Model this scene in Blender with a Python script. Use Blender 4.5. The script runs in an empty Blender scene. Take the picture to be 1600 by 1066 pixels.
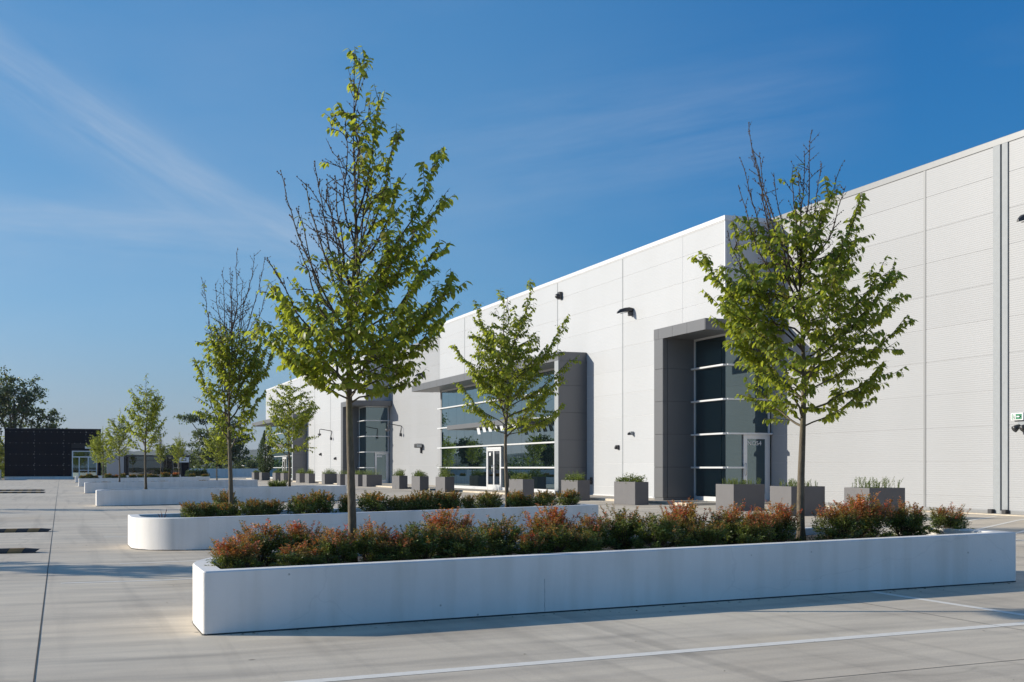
import bpy, math, random
import numpy as np
from mathutils import Vector, Matrix

sc = bpy.context.scene
C = sc.collection

# ------------------------------------------------------------------ camera
EYE = 1.6
HEAD = math.radians(20.16)
cam_d = bpy.data.cameras.new('camera')
cam = bpy.data.objects.new('camera', cam_d); C.objects.link(cam)
cam.location = (0, 0, EYE)
cam.rotation_euler = (math.radians(90), 0, -HEAD)
cam_d.sensor_width = 36; cam_d.lens = 1920/1600*36
cam_d.shift_y = 198/1600
cam_d.clip_end = 20000
sc.camera = cam

# ------------------------------------------------------------------ light
SUN_EL = math.radians(18.5)
SUN_DIR = Vector((-math.cos(SUN_EL)*math.cos(math.radians(30)), math.cos(SUN_EL)*math.sin(math.radians(30)), math.sin(SUN_EL)))
sun_d = bpy.data.lights.new('sun', 'SUN'); sun = bpy.data.objects.new('sun', sun_d); C.objects.link(sun)
sun_d.energy = 4.7; sun_d.angle = math.radians(0.5); sun_d.color = (1.0, 0.93, 0.80)
sun.rotation_euler = SUN_DIR.to_track_quat('Z', 'Y').to_euler()
sun.location = (-40, 20, 40)

world = bpy.data.worlds.new('World'); sc.world = world; world.use_nodes = True
wn = world.node_tree.nodes; wl = world.node_tree.links
wn.clear()
w_out = wn.new('ShaderNodeOutputWorld'); w_bg = wn.new('ShaderNodeBackground')
sky = wn.new('ShaderNodeTexSky'); sky.sky_type = 'NISHITA'; sky.sun_disc = False
sky.sun_elevation = SUN_EL
sky.sun_rotation = math.radians(-60)      # azimuth measured from +Y towards +X
sky.altitude = 100; sky.air_density = 1.0; sky.dust_density = 0.35; sky.ozone_density = 2.6
SKY_STR = 0.098
w_bg.inputs['Strength'].default_value = SKY_STR
wl.new(w_bg.outputs[0], w_out.inputs[0])

def pix_dir(px, py):
    """world direction of a point of the sky (given at 1600 wide)"""
    t = (px-800)/1920; v = (731-py)/1920
    x = t*math.cos(HEAD)+math.sin(HEAD); y = math.cos(HEAD)-t*math.sin(HEAD)
    return Vector((x, y, v)).normalized()

def wmath(op, a, b=None, c=None, clamp=False):
    n = wn.new('ShaderNodeMath'); n.operation = op; n.use_clamp = clamp
    for i, s in enumerate((a, b, c)):
        if s is None: continue
        if isinstance(s, (int, float)): n.inputs[i].default_value = s
        else: wl.new(s, n.inputs[i])
    return n.outputs[0]
tc = wn.new('ShaderNodeTexCoord')
def cirrus_band(d0, d1, width, strength, warp=0.05, soft=0.35):
    """a streak of cirrus along the great circle from d0 to d1"""
    n = d0.cross(d1).normalized(); mid = (d0+d1).normalized(); half = d0.angle(d1)/2
    along = n.cross(mid).normalized()
    dn = wn.new('ShaderNodeVectorMath'); dn.operation = 'DOT_PRODUCT'
    wl.new(tc.outputs['Generated'], dn.inputs[0]); dn.inputs[1].default_value = n
    nz = wn.new('ShaderNodeTexNoise'); nz.inputs['Scale'].default_value = 5; nz.inputs['Detail'].default_value = 3
    wl.new(tc.outputs['Generated'], nz.inputs['Vector'])
    off = wmath('MULTIPLY_ADD', nz.outputs['Fac'], warp, -warp/2)
    dd = wmath('ADD', dn.outputs['Value'], off)
    g = wmath('DIVIDE', dd, width); g = wmath('MULTIPLY', g, g); g = wmath('MULTIPLY', g, -1.0); g = wmath('EXPONENT', g)
    da = wn.new('ShaderNodeVectorMath'); da.operation = 'DOT_PRODUCT'
    wl.new(tc.outputs['Generated'], da.inputs[0]); da.inputs[1].default_value = along
    a = wmath('DIVIDE', da.outputs['Value'], half*(1+soft)); a = wmath('MULTIPLY', a, a); a = wmath('SUBTRACT', 1.0, a, clamp=True)
    dm = wn.new('ShaderNodeVectorMath'); dm.operation = 'DOT_PRODUCT'
    wl.new(tc.outputs['Generated'], dm.inputs[0]); dm.inputs[1].default_value = mid
    m = wmath('GREATER_THAN', dm.outputs['Value'], 0.2)
    # fine fibres drawn out along the streak
    mp = wn.new('ShaderNodeMapping'); mp.vector_type = 'POINT'
    R = Matrix((along, n, mid)).to_euler()
    mp.inputs['Rotation'].default_value = R; mp.inputs['Scale'].default_value = (1, 1, 1)
    wl.new(tc.outputs['Generated'], mp.inputs['Vector'])
    sc2 = wn.new('ShaderNodeVectorMath'); sc2.operation = 'MULTIPLY'; wl.new(mp.outputs[0], sc2.inputs[0]); sc2.inputs[1].default_value = (5, 46, 5)
    fz = wn.new('ShaderNodeTexNoise'); fz.inputs['Scale'].default_value = 1; fz.inputs['Detail'].default_value = 9; fz.inputs['Roughness'].default_value = 0.66
    wl.new(sc2.outputs[0], fz.inputs['Vector'])
    f = wmath('MULTIPLY_ADD', fz.outputs['Fac'], 2.6, -0.75, clamp=True)
    r = wmath('MULTIPLY', g, a); r = wmath('MULTIPLY', r, m); r = wmath('MULTIPLY', r, f)
    return wmath('MULTIPLY', r, strength)
bands = [cirrus_band(pix_dir(-120, 10), pix_dir(330, 320), 0.024, 0.36, 0.035),
         cirrus_band(pix_dir(-200, 330), pix_dir(480, 395), 0.024, 0.30, 0.06),
         cirrus_band(pix_dir(220, 250), pix_dir(560, 420), 0.018, 0.30, 0.05),
         cirrus_band(pix_dir(700, 260), pix_dir(1300, 150), 0.05, 0.15, 0.10),
         cirrus_band(pix_dir(-900, -300), pix_dir(-500, 200), 0.05, 0.3, 0.08)]
tot = bands[0]
for b in bands[1:]: tot = wmath('ADD', tot, b)
gz = wn.new('ShaderNodeTexNoise'); gz.inputs['Scale'].default_value = 2.2; gz.inputs['Detail'].default_value = 6; gz.inputs['Roughness'].default_value = 0.55
gm = wn.new('ShaderNodeMapping'); gm.inputs['Scale'].default_value = (1, 1, 3.2); gm.inputs['Rotation'].default_value = (0.2, 0.5, 0.4)
wl.new(tc.outputs['Generated'], gm.inputs['Vector']); wl.new(gm.outputs[0], gz.inputs['Vector'])
veil = wmath('MULTIPLY_ADD', gz.outputs['Fac'], 0.35, -0.17, clamp=True)
tot = wmath('ADD', tot, veil, clamp=True)
mixc = wn.new('ShaderNodeMix'); mixc.data_type = 'RGBA'
# the photograph's clear, deep blue rendering of the sky: per-channel tone of the Nishita sky
sep = wn.new('ShaderNodeSeparateColor'); wl.new(sky.outputs[0], sep.inputs[0]); comb = wn.new('ShaderNodeCombineColor')
sun_dot = wn.new('ShaderNodeVectorMath'); sun_dot.operation = 'DOT_PRODUCT'; wl.new(tc.outputs['Generated'], sun_dot.inputs[0]); sun_dot.inputs[1].default_value = SUN_DIR
pol = wn.new('ShaderNodeMapRange'); pol.interpolation_type = 'SMOOTHSTEP'; wl.new(sun_dot.outputs['Value'], pol.inputs['Value'])
pol.inputs['From Min'].default_value = 0.36; pol.inputs['From Max'].default_value = -0.06
sepd = wn.new('ShaderNodeSeparateXYZ'); wl.new(tc.outputs['Generated'], sepd.inputs[0])
low = wn.new('ShaderNodeMapRange'); low.interpolation_type = 'SMOOTHSTEP'; wl.new(sepd.outputs['Z'], low.inputs['Value'])
low.inputs['From Min'].default_value = 0.0; low.inputs['From Max'].default_value = 0.13; low.inputs['To Min'].default_value = 0.80; low.inputs['To Max'].default_value = 1.0
pol2 = wn.new('ShaderNodeMapRange'); pol2.interpolation_type = 'SMOOTHSTEP'; wl.new(sun_dot.outputs['Value'], pol2.inputs['Value'])
pol2.inputs['From Min'].default_value = -0.62; pol2.inputs['From Max'].default_value = -0.14
polf = wmath('MULTIPLY', pol.outputs[0], pol2.outputs[0])      # deepest at right angles to the sun
EXPO = 0.27
for ch, k, a, dk in (('Red', 0.80, 1.10, 0.66), ('Green', 0.745, 0.69, 0.30), ('Blue', 0.915, 0.52, 0.12)):
    v = wmath('MULTIPLY', sep.outputs[ch], 0.098); v = wmath('POWER', v, a); v = wmath('MULTIPLY', v, k/SKY_STR/2**EXPO)
    d = wmath('MULTIPLY_ADD', polf, -dk, 1.0); v = wmath('MULTIPLY', v, d); v = wmath('MULTIPLY', v, low.outputs[0])
    wl.new(v, comb.inputs[ch])
wl.new(tot, mixc.inputs['Factor']); wl.new(comb.outputs[0], mixc.inputs['A'])
mixc.inputs['B'].default_value = (4.8, 5.3, 6.1, 1)
wl.new(mixc.outputs['Result'], w_bg.inputs['Color'])

sc.view_settings.view_transform = 'Standard'; sc.view_settings.look = 'None'
sc.view_settings.exposure = EXPO; sc.view_settings.gamma = 1
try: sc.view_settings.use_curve_mapping = False
except Exception: pass
sc.render.engine = 'CYCLES'
sc.cycles.max_bounces = 6; sc.cycles.diffuse_bounces = 3; sc.cycles.glossy_bounces = 4
sc.cycles.transparent_max_bounces = 8; sc.cycles.caustics_reflective = False; sc.cycles.caustics_refractive = False

# ------------------------------------------------------------------ materials
def new_mat(name):
    m = bpy.data.materials.new(name); m.use_nodes = True
    return m, m.node_tree.nodes, m.node_tree.links, m.node_tree.nodes['Principled BSDF']
def add(nodes, t, **kw):
    n = nodes.new(t)
    for k, v in kw.items():
        if k in n.inputs.keys(): n.inputs[k].default_value = v
        else: setattr(n, k, v)
    return n
def ramp(nodes, links, src, stops):
    r = nodes.new('ShaderNodeValToRGB'); links.new(src, r.inputs[0])
    e = r.color_ramp.elements
    while len(e) < len(stops): e.new(0.5)
    for i, (p, c) in enumerate(stops):
        e[i].position = p; e[i].color = (*c, 1) if len(c) == 3 else c
    return r.outputs[0]
def mixrgb(nodes, links, f, a, b, mode='MIX'):
    n = nodes.new('ShaderNodeMix'); n.data_type = 'RGBA'; n.blend_type = mode
    for s, v in (('Factor', f), ('A', a), ('B', b)):
        if isinstance(v, (int, float)): n.inputs[s].default_value = v
        elif isinstance(v, tuple): n.inputs[s].default_value = (*v, 1) if len(v) == 3 else v
        else: links.new(v, n.inputs[s])
    return n.outputs['Result']
def geo_pos(nodes, links, scale=(1, 1, 1), rot=(0, 0, 0), obj=False):
    m = nodes.new('ShaderNodeMapping'); m.inputs['Scale'].default_value = scale; m.inputs['Rotation'].default_value = rot
    if obj:
        t = nodes.new('ShaderNodeTexCoord'); links.new(t.outputs['Object'], m.inputs['Vector'])
    else:
        g = nodes.new('ShaderNodeNewGeometry'); links.new(g.outputs['Position'], m.inputs['Vector'])
    return m.outputs[0]
def bump(nodes, links, h, strength, dist, bsdf):
    b = nodes.new('ShaderNodeBump'); b.inputs['Strength'].default_value = strength; b.inputs['Distance'].default_value = dist
    links.new(h, b.inputs['Height']); links.new(b.outputs[0], bsdf.inputs['Normal']); return b
def plain(name, col, rough=0.5, metal=0.0, var=0.06, scale=6.0, bstr=0.0):
    m, N, L, b = new_mat(name)
    v = geo_pos(N, L)
    nz = add(N, 'ShaderNodeTexNoise', Scale=scale, Detail=5.0); L.new(v, nz.inputs['Vector'])
    lo = tuple(max(0, c*(1-var)) for c in col); hi = tuple(min(1, c*(1+var)) for c in col)
    L.new(ramp(N, L, nz.outputs['Fac'], [(0.3, lo), (0.7, hi)]), b.inputs['Base Color'])
    b.inputs['Roughness'].default_value = rough; b.inputs['Metallic'].default_value = metal
    if bstr: bump(N, L, nz.outputs['Fac'], bstr, 0.01, b)
    return m

def mat_concrete():
    m, N, L, b = new_mat('pavement_concrete')
    p = geo_pos(N, L)
    big = add(N, 'ShaderNodeTexNoise', Scale=0.22, Detail=6.0, Roughness=0.6); L.new(p, big.inputs['Vector'])
    st = geo_pos(N, L, (0.35, 2.4, 1), (0, 0, 0.10))
    tr = add(N, 'ShaderNodeTexNoise', Scale=1.1, Detail=7.0, Roughness=0.62); L.new(st, tr.inputs['Vector'])
    fine = add(N, 'ShaderNodeTexNoise', Scale=60.0, Detail=4.0, Roughness=0.7); L.new(p, fine.inputs['Vector'])
    c = ramp(N, L, big.outputs['Fac'], [(0.30, (0.54, 0.455, 0.35)), (0.52, (0.61, 0.525, 0.41)), (0.72, (0.67, 0.585, 0.46))])
    c = mixrgb(N, L, 1.0, c, ramp(N, L, tr.outputs['Fac'], [(0.30, (0.76, 0.755, 0.75)), (0.5, (0.99, 0.99, 0.99)), (0.70, (1.14, 1.14, 1.13))]), 'MULTIPLY')
    c = mixrgb(N, L, 1.0, c, ramp(N, L, fine.outputs['Fac'], [(0.3, (0.90, 0.90, 0.90)), (0.7, (1.07, 1.07, 1.07))]), 'MULTIPLY')
    # tyre marks: drawn out along the aisle and across the stalls
    tm = geo_pos(N, L, (2.6, 0.10, 1), (0, 0, 0.03))
    t1 = add(N, 'ShaderNodeTexNoise', Scale=1.0, Detail=3.0, Distortion=0.6); L.new(tm, t1.inputs['Vector'])
    c = mixrgb(N, L, 1.0, c, ramp(N, L, t1.outputs['Fac'], [(0.52, (1, 1, 1)), (0.70, (0.82, 0.82, 0.825))]), 'MULTIPLY')
    # small dark spots
    vo = add(N, 'ShaderNodeTexVoronoi', Scale=0.9); L.new(p, vo.inputs['Vector'])
    c = mixrgb(N, L, 1.0, c, ramp(N, L, vo.outputs['Distance'], [(0.018, (0.45, 0.44, 0.42)), (0.035, (1, 1, 1))]), 'MULTIPLY')
    # rusty patches
    ru = add(N, 'ShaderNodeTexNoise', Scale=0.33, Detail=3.0); L.new(geo_pos(N, L, (1, 1, 1), (0.3, 0, 1.7)), ru.inputs['Vector'])
    f = ramp(N, L, ru.outputs['Fac'], [(0.60, (0, 0, 0)), (0.78, (0.5, 0.5, 0.5))])
    c = mixrgb(N, L, f, c, (0.66, 0.52, 0.34))
    # hairline cracks
    vc = add(N, 'ShaderNodeTexVoronoi', Scale=0.16, feature='DISTANCE_TO_EDGE')
    wv = add(N, 'ShaderNodeTexNoise', Scale=1.3, Detail=4.0); L.new(p, wv.inputs['Vector'])
    pm = mixrgb(N, L, 0.45, p, wv.outputs['Color']); L.new(pm, vc.inputs['Vector'])
    c = mixrgb(N, L, 1.0, c, ramp(N, L, vc.outputs['Distance'], [(0.0, (0.86, 0.86, 0.85)), (0.0018, (1, 1, 1))]), 'MULTIPLY')
    L.new(c, b.inputs['Base Color'])
    L.new(ramp(N, L, tr.outputs['Fac'], [(0.3, (0.62, 0.62, 0.62)), (0.7, (0.85, 0.85, 0.85))]), b.inputs['Roughness'])
    b.inputs['Specular IOR Level'].default_value = 0.35
    h = mixrgb(N, L, 0.5, fine.outputs['Fac'], tr.outputs['Fac'])
    bump(N, L, h, 0.25, 0.006, b)
    return m
M_CONC = mat_concrete()

def mat_planter():
    m, N, L, b = new_mat('white_painted_concrete')
    p = geo_pos(N, L)
    a = add(N, 'ShaderNodeTexNoise', Scale=0.9, Detail=6.0, Roughness=0.6); L.new(p, a.inputs['Vector'])
    c = ramp(N, L, a.outputs['Fac'], [(0.3, (0.77, 0.735, 0.69)), (0.7, (0.86, 0.825, 0.78))])
    pit = add(N, 'ShaderNodeTexVoronoi', Scale=3.2); L.new(p, pit.inputs['Vector'])
    c = mixrgb(N, L, 1.0, c, ramp(N, L, pit.outputs['Distance'], [(0.020, (0.55, 0.54, 0.52)), (0.045, (1, 1, 1))]), 'MULTIPLY')
    dr = geo_pos(N, L, (3.0, 3.0, 0.25))
    d = add(N, 'ShaderNodeTexNoise', Scale=1.3, Detail=6.0); L.new(dr, d.inputs['Vector'])
    c = mixrgb(N, L, 1.0, c, ramp(N, L, d.outputs['Fac'], [(0.48, (1, 1, 1)), (0.62, (0.93, 0.925, 0.91)), (0.80, (0.84, 0.83, 0.80))]), 'MULTIPLY')
    vc = add(N, 'ShaderNodeTexVoronoi', Scale=0.45, feature='DISTANCE_TO_EDGE')
    wv = add(N, 'ShaderNodeTexNoise', Scale=2.0, Detail=5.0); L.new(p, wv.inputs['Vector'])
    pm = mixrgb(N, L, 0.35, p, wv.outputs['Color']); L.new(pm, vc.inputs['Vector'])
    c = mixrgb(N, L, 1.0, c, ramp(N, L, vc.outputs['Distance'], [(0.0, (0.93, 0.93, 0.93)), (0.0020, (1, 1, 1))]), 'MULTIPLY')
    L.new(c, b.inputs['Base Color']); b.inputs['Roughness'].default_value = 0.62
    f = add(N, 'ShaderNodeTexNoise', Scale=38.0, Detail=4.0); L.new(p, f.inputs['Vector'])
    h = mixrgb(N, L, 0.45, f.outputs['Fac'], a.outputs['Fac'])
    bump(N, L, h, 0.35, 0.012, b)
    return m
M_PLANT = mat_planter()

def mat_panel(name, col, ribs=True):
    m, N, L, b = new_mat(name)
    p = geo_pos(N, L)
    oi = N.new('ShaderNodeObjectInfo')
    lo = tuple(c*0.975 for c in col); hi = tuple(min(1, c*1.02) for c in col)
    c = ramp(N, L, oi.outputs['Random'], [(0.0, lo), (1.0, hi)])
    st = add(N, 'ShaderNodeTexNoise', Scale=0.6, Detail=6.0); L.new(geo_pos(N, L, (1, 1, 0.3)), st.inputs['Vector'])
    c = mixrgb(N, L, 1.0, c, ramp(N, L, st.outputs['Fac'], [(0.35, (0.965, 0.965, 0.96)), (0.65, (1, 1, 1))]), 'MULTIPLY')
    L.new(c, b.inputs['Base Color']); b.inputs['Roughness'].default_value = 0.42
    b.inputs['Specular IOR Level'].default_value = 0.4
    if ribs:
        w = add(N, 'ShaderNodeTexWave', Scale=5.6, Distortion=0.0, bands_direction='Z'); 
        L.new(geo_pos(N, L, (0.02, 0.02, 1)), w.inputs['Vector'])
        n2 = add(N, 'ShaderNodeTexNoise', Scale=9.0, Detail=3.0); L.new(geo_pos(N, L, (0.35, 0.35, 3.0)), n2.inputs['Vector'])
        h = mixrgb(N, L, 0.5, w.outputs['Fac'], n2.outputs['Fac'])
        bump(N, L, h, 0.34, 0.008, b)
    return m
M_WHITE = mat_panel('white_wall_panel', (0.50, 0.51, 0.525))
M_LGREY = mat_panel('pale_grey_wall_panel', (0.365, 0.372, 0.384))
M_CLAD = mat_panel('grey_metal_cladding', (0.15, 0.152, 0.158), False); M_CLAD.node_tree.nodes['Principled BSDF'].inputs['Metallic'].default_value = 0.35
M_COPE = plain('pale_metal_coping', (0.66, 0.665, 0.68), 0.4, 0.1, 0.03)
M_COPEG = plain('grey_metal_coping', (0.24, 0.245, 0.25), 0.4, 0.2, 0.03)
M_JOINT = plain('wall_backing', (0.55, 0.55, 0.56), 0.7)
M_JOINTW = plain('wall_backing_white', (0.78, 0.78, 0.79), 0.7)
M_DARK = plain('dark_gap', (0.02, 0.02, 0.022), 0.8)
M_ALU = plain('white_aluminium', (0.72, 0.73, 0.74), 0.35, 0.2, 0.02)
M_FLASH = plain('zinc_flashing', (0.29, 0.31, 0.325), 0.6, 0.0, 0.05)
M_BOX = plain('grey_fibre_planter', (0.122, 0.117, 0.12), 0.55, 0.0, 0.05, 3.0)
M_LAMP = plain('dark_lamp_housing', (0.045, 0.045, 0.048), 0.4, 0.3)
M_LENS = plain('lamp_lens', (0.5, 0.5, 0.48), 0.15)
M_LINE = None
M_BLACK = mat_panel('black_cladding', (0.003, 0.006, 0.013), False); M_BLACK.node_tree.nodes['Principled BSDF'].inputs['Specular IOR Level'].default_value = 0.05
M_BOLT = plain('pale_bolt', (0.16, 0.16, 0.16), 0.5)
M_SOIL = plain('bark_soil', (0.032, 0.026, 0.022), 0.95, 0, 0.5, 30, 0.8)
M_ROOF = plain('roof_membrane', (0.4, 0.4, 0.39), 0.8)
M_STEEL = plain('steel_handle', (0.6, 0.6, 0.6), 0.25, 0.9)
M_GREEN = plain('exit_green', (0.02, 0.20, 0.10), 0.4)
M_SIGNW = plain('sign_white', (0.8, 0.8, 0.8), 0.5)
M_YEL = plain('bump_yellow', (0.22, 0.125, 0.035), 0.7, 0, 0.15)
M_RUB = plain('bump_black', (0.02, 0.02, 0.02), 0.75, 0, 0.2)
M_WALLW = M_PLANT

def mat_line():
    m, N, L, b = new_mat('worn_white_paint')
    p = geo_pos(N, L)
    n = add(N, 'ShaderNodeTexNoise', Scale=14.0, Detail=7.0, Roughness=0.7); L.new(p, n.inputs['Vector'])
    c = ramp(N, L, n.outputs['Fac'], [(0.30, (0.66, 0.60, 0.50)), (0.42, (0.78, 0.73, 0.64)), (0.7, (0.84, 0.79, 0.70))])
    L.new(c, b.inputs['Base Color']); b.inputs['Roughness'].default_value = 0.7
    return m
M_LINE = mat_line()

def mat_glass(name, tint, base):
    """tinted mirror-like solar glass over a dark room"""
    m, N, L, b = new_mat(name)
    N.remove(b)
    out = [n for n in N if n.type == 'OUTPUT_MATERIAL'][0]
    d = add(N, 'ShaderNodeBsdfDiffuse', Color=(*base, 1)); g = add(N, 'ShaderNodeBsdfGlossy', Color=(*tint, 1), Roughness=0.006)
    fr = add(N, 'ShaderNodeFresnel', IOR=1.7)
    mm = add(N, 'ShaderNodeMath', operation='MULTIPLY_ADD'); L.new(fr.outputs[0], mm.inputs[0]); mm.inputs[1].default_value = 1.25; mm.inputs[2].default_value = 0.17
    mm.use_clamp = True
    nz = add(N, 'ShaderNodeTexNoise', Scale=0.6, Detail=1.0); L.new(geo_pos(N, L), nz.inputs['Vector'])
    bp = add(N, 'ShaderNodeBump', Strength=0.035, Distance=0.02); L.new(nz.outputs['Fac'], bp.inputs['Height']); L.new(bp.outputs[0], g.inputs['Normal'])
    mx = N.new('ShaderNodeMixShader'); L.new(mm.outputs[0], mx.inputs[0]); L.new(d.outputs[0], mx.inputs[1]); L.new(g.outputs[0], mx.inputs[2])
    L.new(mx.outputs[0], out.inputs[0])
    return m
M_GLASS = mat_glass('tinted_glass', (0.66, 0.86, 0.92), (0.002, 0.005, 0.007))
M_GLASSD = mat_glass('dark_door_glass', (0.55, 0.6, 0.62), (0.006, 0.005, 0.005))

def mat_bark(name='tree_bark', cols=((0.065, 0.050, 0.032), (0.17, 0.135, 0.090))):
    m, N, L, b = new_mat(name)
    p = geo_pos(N, L, (1, 1, 0.35), obj=True)
    n = add(N, 'ShaderNodeTexNoise', Scale=22.0, Detail=7.0, Roughness=0.65); L.new(p, n.inputs['Vector'])
    n2 = add(N, 'ShaderNodeTexNoise', Scale=4.0, Detail=3.0); L.new(p, n2.inputs['Vector'])
    c = ramp(N, L, n.outputs['Fac'], [(0.3, cols[0]), (0.65, cols[1])])
    c = mixrgb(N, L, ramp(N, L, n2.outputs['Fac'], [(0.5, (0, 0, 0)), (0.68, (0.55, 0.55, 0.55))]), c, (0.17, 0.18, 0.07))
    L.new(c, b.inputs['Base Color']); b.inputs['Roughness'].default_value = 0.8
    bump(N, L, n.outputs['Fac'], 0.6, 0.02, b)
    return m
M_BARK = mat_bark()
M_TWIG = plain('twig_bark', (0.075, 0.052, 0.038), 0.8, 0, 0.3, 20)

def mat_leaf(name, stops, trans=0.4, tcol=(0.30, 0.36, 0.03), attr='tint', rough=0.42):
    m, N, L, b = new_mat(name)
    out = [n for n in N if n.type == 'OUTPUT_MATERIAL'][0]
    at = add(N, 'ShaderNodeAttribute', attribute_name=attr); oi = N.new('ShaderNodeObjectInfo')
    if attr == 'tint':
        a = add(N, 'ShaderNodeMath', operation='ADD'); L.new(at.outputs['Fac'], a.inputs[0]); L.new(oi.outputs['Random'], a.inputs[1])
        fr = add(N, 'ShaderNodeMath', operation='FRACT'); L.new(a.outputs[0], fr.inputs[0])
        c = ramp(N, L, fr.outputs[0], stops)
    else:
        c = at.outputs['Color']
    L.new(c, b.inputs['Base Color']); b.inputs['Roughness'].default_value = rough
    b.inputs['Specular IOR Level'].default_value = 0.4
    t = N.new('ShaderNodeBsdfTranslucent')
    if attr == 'tint': t.inputs['Color'].default_value = (*tcol, 1)
    else:
        L.new(mixrgb(N, L, 1.0, c, tcol, 'MULTIPLY'), t.inputs['Color'])
    mx = N.new('ShaderNodeMixShader'); mx.inputs[0].default_value = trans
    L.new(b.outputs[0], mx.inputs[1]); L.new(t.outputs[0], mx.inputs[2]); L.new(mx.outputs[0], out.inputs[0])
    return m
M_LEAF = mat_leaf('green_leaf', [(0.0, (0.045, 0.080, 0.012)), (0.4, (0.12, 0.18, 0.022)), (0.75, (0.20, 0.26, 0.035)), (0.92, (0.27, 0.22, 0.055)), (1.0, (0.12, 0.15, 0.02))], 0.45, (0.50, 0.56, 0.05))
M_LEAFB = mat_leaf('dark_tree_leaf', [(0.0, (0.045, 0.065, 0.030)), (0.6, (0.080, 0.11, 0.04)), (1.0, (0.13, 0.15, 0.055))], 0.35, (0.20, 0.26, 0.06))
M_LEAFC = mat_leaf('conifer_leaf', [(0.0, (0.04, 0.07, 0.03)), (1.0, (0.09, 0.13, 0.05))], 0.2, (0.12, 0.18, 0.05))
M_SHRUB = mat_leaf('shrub_leaf', None, 0.30, (1.7, 1.5, 0.9), attr='col', rough=0.45)
M_HERB = mat_leaf('herb_leaf', [(0.0, (0.07, 0.11, 0.025)), (0.6, (0.15, 0.20, 0.045)), (1.0, (0.26, 0.27, 0.09))], 0.3, (0.25, 0.32, 0.05))

# ------------------------------------------------------------------ mesh helpers
class MB:
    def __init__(s): s.v = []; s.f = []; s.m = []
    def add(s, verts, faces, mi=0):
        o = len(s.v); s.v += [tuple(q) for q in verts]; s.f += [tuple(o+i for i in f) for f in faces]; s.m += [mi]*len(faces)
    def box(s, x0, x1, y0, y1, z0, z1, mi=0):
        s.add([(x0, y0, z0), (x1, y0, z0), (x1, y1, z0), (x0, y1, z0), (x0, y0, z1), (x1, y0, z1), (x1, y1, z1), (x0, y1, z1)],
              [(0, 3, 2, 1), (4, 5, 6, 7), (0, 1, 5, 4), (1, 2, 6, 5), (2, 3, 7, 6), (3, 0, 4, 7)], mi)
        return s
    def prism(s, poly, z0, z1, mi=0):
        n = len(poly)
        s.add([(x, y, z0) for x, y in poly]+[(x, y, z1) for x, y in poly],
              [tuple(range(n-1, -1, -1)), tuple(range(n, 2*n))]+[(i, (i+1) % n, n+(i+1) % n, n+i) for i in range(n)], mi)
        return s
    def tube(s, path, rad, n=8, mi=0, cap=True):
        P = [Vector(p) for p in path]; rings = []
        up = Vector((0, 0, 1)); prev = None
        for i, p in enumerate(P):
            d = (P[min(i+1, len(P)-1)]-P[max(i-1, 0)]).normalized()
            if prev is None:
                a = d.cross(up)
                if a.length < 0.1: a = d.cross(Vector((1, 0, 0)))
                a.normalize()
            else:
                a = prev-d*prev.dot(d)
                a = a.normalized() if a.length > 1e-5 else prev
            prev = a; b = d.cross(a); r = rad[i] if hasattr(rad, '__len__') else rad
            rings.append([p+(a*math.cos(2*math.pi*k/n)+b*math.sin(2*math.pi*k/n))*r for k in range(n)])
        V = [v for r in rings for v in r]; F = []
        for i in range(len(P)-1):
            for k in range(n):
                F.append((i*n+k, i*n+(k+1) % n, (i+1)*n+(k+1) % n, (i+1)*n+k))
        if cap: F.append(tuple(range(n-1, -1, -1))); F.append(tuple((len(P)-1)*n+k for k in range(n)))
        s.add(V, F, mi); return s
    def mesh(s, name, mats, smooth=False):
        me = bpy.data.meshes.new(name); me.from_pydata(s.v, [], s.f); me.update()
        for m in (mats if isinstance(mats, (list, tuple)) else [mats]): me.materials.append(m)
        if max(s.m, default=0) > 0: me.polygons.foreach_set('material_index', s.m)
        if smooth: me.polygons.foreach_set('use_smooth', [True]*len(me.polygons))
        return me
    def obj(s, name, mats, parent=None, smooth=False, bevel=0, loc=None, label=None):
        o = bpy.data.objects.new(name, s.mesh(name, mats, smooth)); C.objects.link(o)
        if parent: o.parent = parent
        if loc: o.location = loc
        if bevel:
            b = o.modifiers.new('bevel', 'BEVEL'); b.width = bevel; b.segments = 2; b.limit_method = 'ANGLE'
        if label: o['label'] = label
        return o
def ob(name, me, parent=None, loc=(0, 0, 0), rot=(0, 0, 0), scale=(1, 1, 1)):
    o = bpy.data.objects.new(name, me); C.objects.link(o); o.location = loc; o.rotation_euler = rot; o.scale = scale
    if parent: o.parent = parent
    return o
def empty(name, loc, label, cat, group=None, rz=0):
    o = bpy.data.objects.new(name, None); C.objects.link(o); o.location = loc; o.rotation_euler = (0, 0, rz); o.empty_display_size = 0.2
    return tag(o, label, cat, group)
def tag(o, label, cat, group=None):
    o['label'] = label; o['category'] = cat
    if group: o['group'] = group
    return o
def struct(o): o['kind'] = 'structure'; return o
def stuff(o): o['kind'] = 'stuff'; return o
def copy_thing(root, loc, rz=None, label=None, scale=None):
    r = root.copy(); C.objects.link(r); r.location = loc
    if rz is not None: r.rotation_euler = (0, 0, rz)
    if scale is not None: r.scale = (scale, scale, scale)
    if label: r['label'] = label
    def rec(src, dst):
        for ch in src.children:
            c = ch.copy(); C.objects.link(c); c.parent = dst; rec(ch, c)
    rec(root, r)
    return r

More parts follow.
